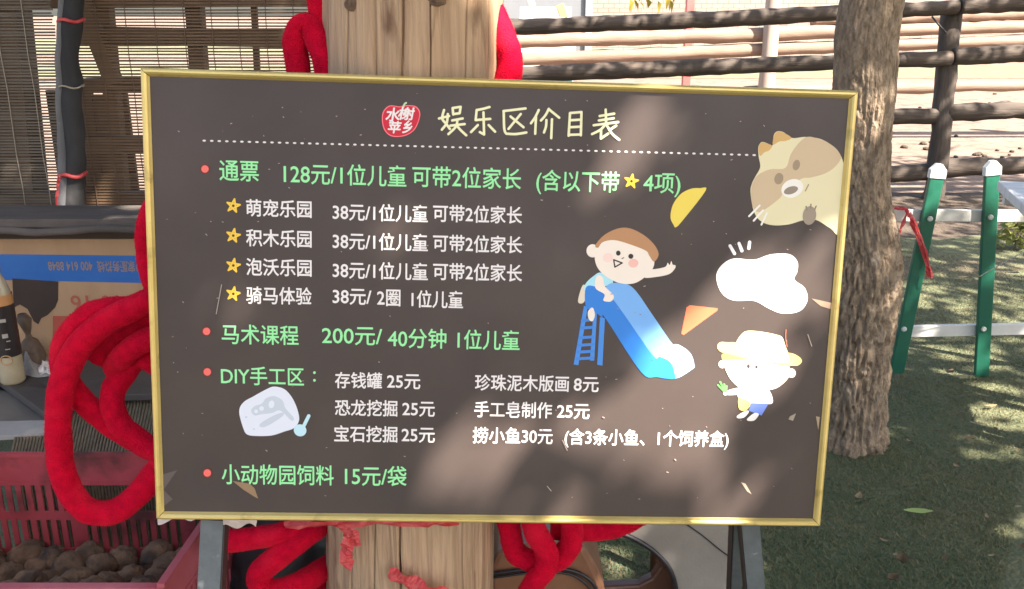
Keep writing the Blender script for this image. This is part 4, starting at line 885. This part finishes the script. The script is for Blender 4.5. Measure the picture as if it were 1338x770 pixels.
# ------------------------------------------------------------------ table with box, bottle, rag
TZ = .575
rt = empty('work_table', (-1.3, 2.2, 0)); tag(rt, 'dark covered low table carrying the cardboard box', 'table')
def tz(x, y, z=TZ): return gnd(x, y, z)
mb = MB(); mb.prism([tz(-260, 470), tz(520, 470), tz(520, 508), tz(130, 516), tz(60, 541), tz(0, 498), tz(-90, 430)], (0, 0, -.02)); mb.build('table_cover', M_tcloth, rt, rt.location, .004)
mb = MB(); mb.prism([tz(-220, 440, TZ - .024), tz(62, 470, TZ - .024), tz(66, 530, TZ - .024), tz(60, 556, TZ - .024), tz(-200, 562, TZ - .024)], (0, 0, -.004)); mb.build('steel_sheet', M_steel, rt, rt.location)
mb = MB(); mb.prism([tz(-200, 556, TZ - .022), tz(62, 549, TZ - .022), tz(62, 566, TZ - .022), tz(-200, 580, TZ - .022)], (0, 0, -.012)); mb.build('edge_strip', mat('pale_edge', (.42, .4, .37), (.34, .32, .3)), rt, rt.location)
mb = MB()
for k in range(120):
    xx = 20 + k * 4.2; a = tz(xx + 18, 490, TZ - .03); c = tz(xx - 4, 592, TZ - .03); mb.tube([a, (a + c) / 2, c, c + Vector((0, -.006, -.02)), c + Vector((0, -.008, -.3))], .0031, 6)
mb.build('ribbed_mat', M_mat, rt, rt.location)
for (x, y) in ((-2.0, 1.98), (-.45, 1.98), (-2.0, 2.5), (-.45, 2.5)): mb = MB(); mb.box((x, y, .265), (.025, .025, .265)); mb.build('leg', M_timber, rt, rt.location)

XB = 2.40
bt, bb = at(100, 312, XB).z, TZ + .001
bx0, bx1 = at(-150, 400, XB).x, at(330, 400, XB).x
rt = empty('cardboard_box', ((bx0 + bx1) / 2, XB + .16, bb)); tag(rt, 'torn brown cardboard box standing upside down with a blue printed band', 'box')
mb = MB(); mb.box(((bx0 + bx1) / 2, XB + .16, (bt + bb) / 2), ((bx1 - bx0) / 2, .16, (bt - bb) / 2)); bx = mb.build('carton', M_card, rt, rt.location, .004)
def onbox(pts, m, name, e=.0008, par=None, smooth=False):
    if smooth: pts = cat(pts, sub=3)
    mb = MB(); mb.poly([at(x, y, XB - e) for x, y in pts]); return mb.build(name, m, par or bx, rt.location)
onbox([(-150, 331), (60, 333), (330, 336), (330, 373), (190, 370), (0, 366), (-150, 364)], M_cardblue, 'blue_band')
onbox([(16, 364), (76, 368), (76, 392), (72, 402), (62, 412), (54, 416), (50, 424), (44, 420), (36, 404), (26, 398), (18, 402)], M_hole, 'torn_hole_shade', .0009)  # flat dark colour stands for the shade inside the torn hole
onbox([(69, 413), (130, 413), (130, 462), (69, 460)], M_cardred, 'red_label')
def boxtext(body, xl, xr, yt, yb, m, bold):
    me = text_mesh(body, bold); xs = [v.co.x for v in me.vertices]; ys = [v.co.y for v in me.vertices]; p0 = at(xl, yt, XB - .0016); p1 = at(xr, yb, XB - .0016); mb = MB()
    for v in me.vertices:                   # the carton stands on its head, so the print is turned round
        u = 1 - (v.co.x - min(xs)) / (max(xs) - min(xs)); t = (v.co.y - min(ys)) / (max(ys) - min(ys)); mb.v.append(Vector((p0.x + (p1.x - p0.x) * u, XB - .0016, p0.z + (p1.z - p0.z) * t)))
    for f_ in me.polygons: mb.face(list(f_.vertices))
    mb.build('lettering', m, bx, rt.location)
boxtext('专家服务热线', 126, 187, 341, 356, M_cardprint, .02); boxtext('400 614 8848', 62, 122, 342, 354, M_cardprint, .02)
boxtext('00-16', 91, 162, 386, 408, M_cardred, .01)

mb = MB(); a = at(-160, 289, 2.36); c = at(300, 287, 2.36); mb.box(((a.x + c.x) / 2, 2.42, a.z), ((c.x - a.x) / 2, .09, .012)); 
lip = [((a.x) + (c.x - a.x) * i / 30, 2.325 + .004 * math.sin(i * 1.7), a.z - .012 - .010 * (.5 + .5 * math.sin(i * .55))) for i in range(31)]; mb.tube(lip, .011, 8)
o = mb.build('plank', M_ledge, None, ((a.x + c.x) / 2, 2.42, a.z - .02), .003); tag(o, 'dusty grey plank lying across the top of the cardboard box', 'plank')
mb = MB(); mb.box(((bx0 + bx1) / 2, 2.44, (a.z - .025 + bt) / 2), (.40, .05, max(.004, (a.z - .027 - bt) / 2))); o = mb.build('gap_shade_strip', M_hole, None, ((bx0 + bx1) / 2, 2.44, bt), .003); tag(o, 'dark strip coloured as the shaded gap between the cardboard box and the grey plank', 'board')  # dark strip added, its colour stands in for shade in the gap

# bottle
bc = tz(6, 470); bc.z = TZ; bc.y = 2.24; k = depth(at(6, 420, 2.24)); bc.x = (4 - 669) / F * k
sc_ = (at(4, 342, 2.24).z - TZ)
rt = empty('drink_bottle', bc); tag(rt, 'plastic drink bottle with black label and brown cap at the left edge', 'bottle')
H = sc_; r0 = .031
mb = MB(); mb.lathe([(0, 0), (r0 * .9, .001), (r0, .008), (r0 * .98, .03), (r0, .038), (r0 * .99, H * .40), (r0 * .97, H * .68), (r0 * .9, H * .76), (r0 * .6, H * .86), (r0 * .38, H * .91), (r0 * .38, H * .94)], bc); mb.build('bottle_body', mat('cream_bottle', (.46, .39, .26), (.38, .31, .2), rough=.15, scale=10), rt, bc)
mb = MB(); mb.lathe([(r0 * 1.02, H * .24), (r0 * 1.02, H * .66)], bc); lb = mb.build('bottle_label', mat('black_label', (.018, .016, .018), (.03, .022, .02), rough=.35), rt, bc)
mb = MB(); mb.lathe([(r0 * 1.021, H * .66), (r0 * 1.0, H * .74)], bc); mb.build('label_band', mat('orange_band', (.5, .24, .09), rough=.4), rt, bc)
mb = MB(); mb.lathe([(r0 * .42, H * .92), (r0 * .46, H * .925), (r0 * .46, H * .99), (r0 * .4, H), (0, H)], bc); mb.build('cap', mat('brown_cap', (.18, .06, .035), rough=.4), rt, bc)
mb = MB()
def onbottle(a, z, w_, h_):
    q = []
    for k in range(7):
        aa = a + w_ * (k / 6 - .5); q.append((aa, z - h_ / 2)); 
    q += [(aa, z + h_ / 2) for (aa, _) in reversed(q)]; mb.poly([bc + Vector((r0 * 1.035 * math.cos(aa), r0 * 1.035 * math.sin(aa), zz)) for aa, zz in q])
rr = random.Random(4)
for (a_, z_, w_, h_) in ((-88, .60, .5, .003), (-70, .545, .75, .009), (-62, .42, .42, .011), (-52, .375, .3, .003), (-100, .47, .25, .004), (-60, .31, .35, .0025)): onbottle(R_(a_), H * z_, w_, h_)
mb.build('label_print', mat('cream_print', (.36, .33, .28)), lb, bc)
mb = MB(); mb.tube([bc + Vector((r0 * 1.045 * math.cos(R_(-75) + .42 * math.cos(a * math.pi / 12)), r0 * 1.045 * math.sin(R_(-75) + .42 * math.cos(a * math.pi / 12)), H * .22 + .0125 * math.sin(a * math.pi / 12))) for a in range(25)], .0014, 6); mb.build('ring_print', mat('tan_print', (.5, .3, .14)), lb, bc)

# brown bag by the box
bg_ = tz(40, 458); bg_.z = TZ; c = at(40, 455, 2.34); base = Vector((c.x, 2.34, TZ))
mb = MB(); mb.lathe([(0, 0), (.020, .001), (.030, .012), (.034, .035), (.030, .06), (.020, .078), (.009, .088), (.007, .098), (.013, .115), (.019, .14), (.012, .155), (0, .15)], base, 26)
for v in mb.v: d = Vector((v.x - base.x, v.y - base.y, 0)); v += d * .30 * noise.noise(Vector((d.x * 70, d.y * 70, v.z * 16))) + Vector((-.12 * max(0, v.z - TZ - .09), 0, 0))
tag(mb.build('tied_bag', M_bag, None, base), 'small brown bag with a tied neck standing against the torn box', 'bag')

# grey rag and tissue
def cloth(name, m, poly, label, z, amp, seed, catg):
    mb = MB(); nx, ny = 40, 24; (x0, y0), (x1, y1) = poly
    for j in range(ny + 1):
        for i in range(nx + 1):
            u, v = i / nx, j / ny; p = gnd(x0 + (x1 - x0) * u, y0 + (y1 - y0) * v, z); e = min(u, 1 - u, v, 1 - v) * 5; e = min(1, e)
            h = (abs(noise.noise(Vector((u * 4 + seed, v * 2.2, 0)))) * 1.3 + .5 * abs(noise.noise(Vector((u * 9, v * 5, seed))))) * amp * e
            wob_ = Vector((noise.noise(Vector((v * 4, seed, 1))), noise.noise(Vector((u * 4, seed, 5))), 0)) * .02
            mb.v.append(p + wob_ + Vector((0, 0, h + .002)))
    for j in range(ny):
        for i in range(nx): a = j * (nx + 1) + i; mb.face((a, a + 1, a + nx + 2, a + nx + 1), 0, True)
    tag(mb.build(name, m, None, gnd((x0 + x1) / 2, (y0 + y1) / 2, z)), label, catg)
cloth('cleaning_rag', M_rag, ((-50, 466), (68, 492)), 'crumpled grey rag lying beside the drink bottle', TZ, .055, 2.3, 'cloth')
cloth('tissue', M_paper, ((44, 474), (72, 490)), 'scrap of white tissue on the table next to the rag', TZ + .004, .02, 5.1, 'tissue')

# ------------------------------------------------------------------ red crate with tubers
KY = 1.76; ky0 = 1.30
kz1 = at(100, 592, KY).z; kz0 = .34
kx1 = at(330, 620, KY).x; kx0 = kx1 - .62
crate = empty('plastic_crate', ((kx0 + kx1) / 2, (KY + ky0) / 2, kz0)); tag(crate, 'worn red slotted plastic crate full of brown tubers', 'crate')
zr1 = at(100, 626, KY).z; r1 = (at(0, 632, KY).z, at(0, 668, KY).z); r2 = (at(0, 679, KY).z, at(0, 716, KY).z); r3 = (at(0, 726, KY).z, at(0, 750, KY).z)
def slotted(mb, a, c, th, handle, m=0):
    # panel between two ground points a->c with three rows of upright slots
    L = (c - a).length; d = (c - a).normalized(); nrm = Vector((-d.y, d.x, 0)); rot = Matrix((d, nrm, Vector((0, 0, 1)))).transposed()
    def blk(u0, u1, z0, z1, t=th): 
        if u1 - u0 > 1e-4: mb.box(a + d * ((u0 + u1) / 2) + Vector((0, 0, (z0 + z1) / 2 - a.z)), ((u1 - u0) / 2, t / 2, (z1 - z0) / 2), rot, m)
    blk(0, L, r1[0], kz1 - .008); blk(0, L, r2[0], r1[1]); blk(0, L, r3[0], r2[1]); blk(0, L, kz0, r3[1])
    blk(-.006, L + .006, kz1 - .008, kz1, th * 3.2)
    blk(-.004, L + .004, r1[0] - .002, r1[0] + .006, th * 2.2)
    pitch = .0215; w_ = .0095
    for ri, (z1, z0) in enumerate((r1, r2, r3)):
        u = 0.0; k = 0; last = 0.0
        while u < L - pitch:
            s0 = u + .014; s1 = s0 + w_; grp = (k % 11 == 10)
            if ri == 0 and handle and handle[0] < s0 < handle[1]: s1 = handle[1] ; 
            if not grp: blk(last, s0, z0, z1, th * .9); last = s1
            u = max(u + pitch, s1 - .014 if s1 > u + pitch + .014 else 0); k += 1
        blk(last, L, z0, z1, th * .9)
mb = MB(); A = Vector((kx0, KY, kz1)); B_ = Vector((kx1, KY, kz1)); hx0 = at(100, 640, KY).x - kx0; hx1 = at(196, 640, KY).x - kx0
slotted(mb, A, B_, .004, (hx0, hx1)); mb.build('back_wall', M_crate, crate, crate.location)
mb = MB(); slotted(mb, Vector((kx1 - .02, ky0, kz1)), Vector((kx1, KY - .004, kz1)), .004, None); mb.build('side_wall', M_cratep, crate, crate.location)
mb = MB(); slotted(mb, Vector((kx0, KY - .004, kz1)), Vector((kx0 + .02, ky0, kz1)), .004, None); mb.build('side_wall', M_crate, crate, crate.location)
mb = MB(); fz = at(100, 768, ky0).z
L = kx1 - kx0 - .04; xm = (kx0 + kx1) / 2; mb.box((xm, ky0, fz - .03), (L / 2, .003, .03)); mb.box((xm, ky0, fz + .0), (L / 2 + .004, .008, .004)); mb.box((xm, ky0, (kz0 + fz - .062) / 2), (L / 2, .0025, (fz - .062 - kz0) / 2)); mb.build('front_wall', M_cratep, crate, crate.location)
mb = MB(); mb.box((xm, (KY + ky0) / 2, kz0 + .002), (L / 2 + .01, (KY - ky0) / 2, .003)); mb.build('base', M_crate, crate, crate.location)
# a low bench under the crate
rt = empty('bench', (xm, (KY + ky0) / 2, 0)); tag(rt, 'low wooden bench under the red crate', 'bench')
mb = MB(); mb.box((xm, (KY + ky0) / 2, kz0 - .017), (.36, .2, .015)); mb.build('seat', M_timber, rt, rt.location)
for sx in (-.3, .3):
    for sy in (-.15, .15): mb = MB(); mb.box((xm + sx, (KY + ky0) / 2 + sy, (kz0 - .032) / 2), (.02, .02, (kz0 - .032) / 2)); mb.build('leg', M_timber, rt, rt.location)

def tuber_mesh(seed):
    mb = MB(); nu, nv = 28, 18; rr = random.Random(seed)
    for j in range(nv + 1):
        th = math.pi * j / nv
        for i in range(nu):
            ph = 2 * math.pi * i / nu; d = Vector((math.sin(th) * math.cos(ph), math.sin(th) * math.sin(ph), math.cos(th)))
            r = .030 * (1 + .16 * noise.noise(d * 1.6 + Vector((seed * 3.1, 0, 0))) + .10 * noise.noise(d * 5 + Vector((seed, 2, 0))) + .022 * math.sin(d.z * 26) + .10 * abs(noise.noise(d * 9)) + .04 * noise.noise(d * 20))
            mb.v.append(Vector((d.x * r, d.y * r * .95, d.z * r * (1.12 + .1 * math.sin(seed)))))
    for j in range(nv):
        for i in range(nu): i2 = (i + 1) % nu; mb.face((j * nu + i, (j + 1) * nu + i, (j + 1) * nu + i2, j * nu + i2), 0, True)
    o = mb.build('tuber', M_tuber); return o
protos = [tuber_mesh(k) for k in range(4)]
for o in protos: tag(o, 'rough round brown tuber in the heap inside the red crate', 'tuber', 'brown tubers in the red crate')
spots = [(14, 752, 1.60), (62, 766, 1.55), (100, 762, 1.52), (92, 744, 1.64), (132, 742, 1.66), (160, 733, 1.69), (168, 758, 1.60), (140, 768, 1.52), (205, 760, 1.60), (221, 741, 1.69), (244, 752, 1.66), (36, 768, 1.50), (185, 775, 1.5), (230, 772, 1.55), (-12, 742, 1.66), (52, 746, 1.68), (118, 778, 1.46), (75, 782, 1.46), (10, 782, 1.46), (160, 785, 1.45), (205, 788, 1.45), (250, 788, 1.5), (280, 770, 1.6), (190, 745, 1.71), (300, 760, 1.66)]
rr = random.Random(12)
for k, (x, y, Y) in enumerate(spots):
    o = protos[k] if k < 4 else protos[k % 4].copy()
    if k >= 4: COL.objects.link(o)
    o.location = at(x, y, Y); o.rotation_euler = (rr.uniform(0, 6), rr.uniform(0, 6), rr.uniform(0, 6)); s = rr.uniform(.85, 1.12); o.scale = (s, s, s)
# lower layers of the heap
for k in range(16):
    o = protos[k % 4].copy(); COL.objects.link(o); o.location = (kx0 + .06 + (k % 8) * .07, ky0 + .08 + .3 * (k // 8) + rr.uniform(0, .05), kz0 + .045); o.rotation_euler = (rr.uniform(0, 6), rr.uniform(0, 6), 0)
# black sack behind the ropes, put in for the dark area there
bp = at(372, 730, 1.62); mb = MB()
mb.lathe([(0, 0), (.10, .002), (.125, .06), (.13, .2), (.12, .34), (.10, .44), (.06, .50), (.0, .51)], (bp.x, 1.64, .06), 36)
for v in mb.v: d = Vector((v.x - bp.x, v.y - 1.64, 0)); v += d * .14 * noise.noise(Vector((d.x * 20, d.y * 20, v.z * 9)))
mb.box((bp.x, 1.64, .031), (.12, .12, .029)); tag(mb.build('filler', M_black, None, (bp.x, 1.64, 0)), 'black sack behind the red rope beside the crate', 'filler')

# ------------------------------------------------------------------ fallen leaves
def fallen(x, y, L, wd, m, rz, label, curl=.3, group=None):
    p = gnd(x, y); mb = MB(); n_ = 8
    for i in range(n_ + 1):
        t = i / n_; ww = wd * math.sin(math.pi * min(.97, max(.06, t))) ** .7
        for s in (-1, 0, 1): mb.v.append(Vector(((t - .5) * L, s * ww / 2 * (1 + .15 * noise.noise(Vector((t * 6, s, x)))), .018 + curl * L * ((t - .5) ** 2) + .3 * curl * ww * abs(s))))
    for i in range(n_):
        for s in (0, 1): a = i * 3 + s; mb.face((a, a + 1, a + 4, a + 3), 0, True)
    o = mb.build('fallen_leaf', m); o.location = p; o.rotation_euler = (0, 0, rz); tag(o, label, 'leaf', group or 'fallen leaves on the lawn')
fallen(1199, 674, .088, .030, M_lime, R_(-4), 'long lime green leaf lying on the dark grass', .05)
fallen(1121, 657, .045, .022, M_drypale, R_(60), 'curled pale tan leaf on the grass left of the lime green leaf', .9)
fallen(1294, 536, .05, .02, M_drypale, R_(10), 'tan leaf on the sunlit grass at right', .3)
fallen(1275, 559, .045, .018, M_drypale, R_(-20), 'pale leaf on the grass below the tan one', .3)
fallen(1265, 578, .05, .02, M_dry, R_(20), 'reddish brown leaf on the grass right of the trunk', .3)
fallen(1178, 742, .045, .035, M_dry, R_(70), 'brown cupped leaf on the grass at the bottom right', 1.2)
fallen(1166, 765, .04, .03, M_dry, R_(30), 'dark brown leaf at the very bottom of the lawn', 1.0)
fallen(1334, 722, .035, .02, M_dry, R_(50), 'small brown leaf at the right edge of the lawn', .6)
fallen(1256, 366, .07, .025, M_drypale, R_(5), 'pale leaf between the two green pickets', .3); fallen(1255, 497, .10, .02, M_drypale, R_(-3), 'long pale leaf at the foot of the right picket', .2); fallen(1330, 357, .08, .03, M_dry, R_(0), 'dark dry leaf on the grass near the plant', .6); fallen(1240, 492, .06, .03, M_dry, R_(40), 'brown leaf beside the long pale leaf', .6)
rf = random.Random(31)
for k in range(22):
    x, y = rf.uniform(1150, 1338), rf.uniform(300, 740)
    fallen(x, y, rf.uniform(.018, .035), rf.uniform(.010, .018), rf.choice([M_dry, M_drypale, M_dry]), rf.uniform(0, 6), 'tiny dry leaf fragment scattered over the lawn', .6, 'leaf fragments on the lawn')
# dark clods and stones on the sand beyond the fence
for k in range(26):
    p = gnd(rf.uniform(1170, 1338), rf.uniform(190, 206)) if k > 12 else gnd(rf.uniform(1170, 1338), rf.uniform(120, 190)); mb = MB(); r = rf.uniform(.018, .05)
    for j in range(7):
        for i in range(10): a, t = 2 * math.pi * i / 10, math.pi * j / 6; d = Vector((math.sin(t) * math.cos(a), math.sin(t) * math.sin(a), .6 * math.cos(t))); mb.v.append(p + d * r * (1 + .3 * noise.noise(d * 3 + Vector((k, 0, 0)))))
    for j in range(6):
        for i in range(10): i2 = (i + 1) % 10; mb.face((j * 10 + i, (j + 1) * 10 + i, (j + 1) * 10 + i2, j * 10 + i2), 0, True)
    tag(mb.build('soil_clod', M_earth, None, p), 'small dark clod of earth on the sand behind the fence', 'clod', 'clods of earth on the sand')
# hanging spray of yellow leaves at the top edge
c0 = at(855, -20, 6.2); rt = empty('hanging_branch', c0); tag(rt, 'spray of yellowed leaves hanging into the top edge', 'branch')
mb = MB(); mb.tube([c0 + Vector((-.25, 0, .5)), c0 + Vector((0, 0, .12)), c0 + Vector((.2, 0, .02))], [.008, .006, .003], 8, 0, 6); mb.build('twig', M_bark, rt, c0)
mb = MB()
for k in range(24):
    x = rf.uniform(822, 892); p = at(x, rf.uniform(-22, 2), 6.2 + rf.uniform(-.1, .1)); L = rf.uniform(.05, .09); i = len(mb.v); a = rf.uniform(-.3, .3)
    mb.v += [p + Vector((-.012, 0, 0)), p + Vector((a * L - .006, -.01, -L * .6)), p + Vector((a * L, 0, -L)), p + Vector((.014, 0, -.02))]; mb.face((i, i + 1, i + 2, i + 3))
mb.build('leaves', M_yel, rt, c0)
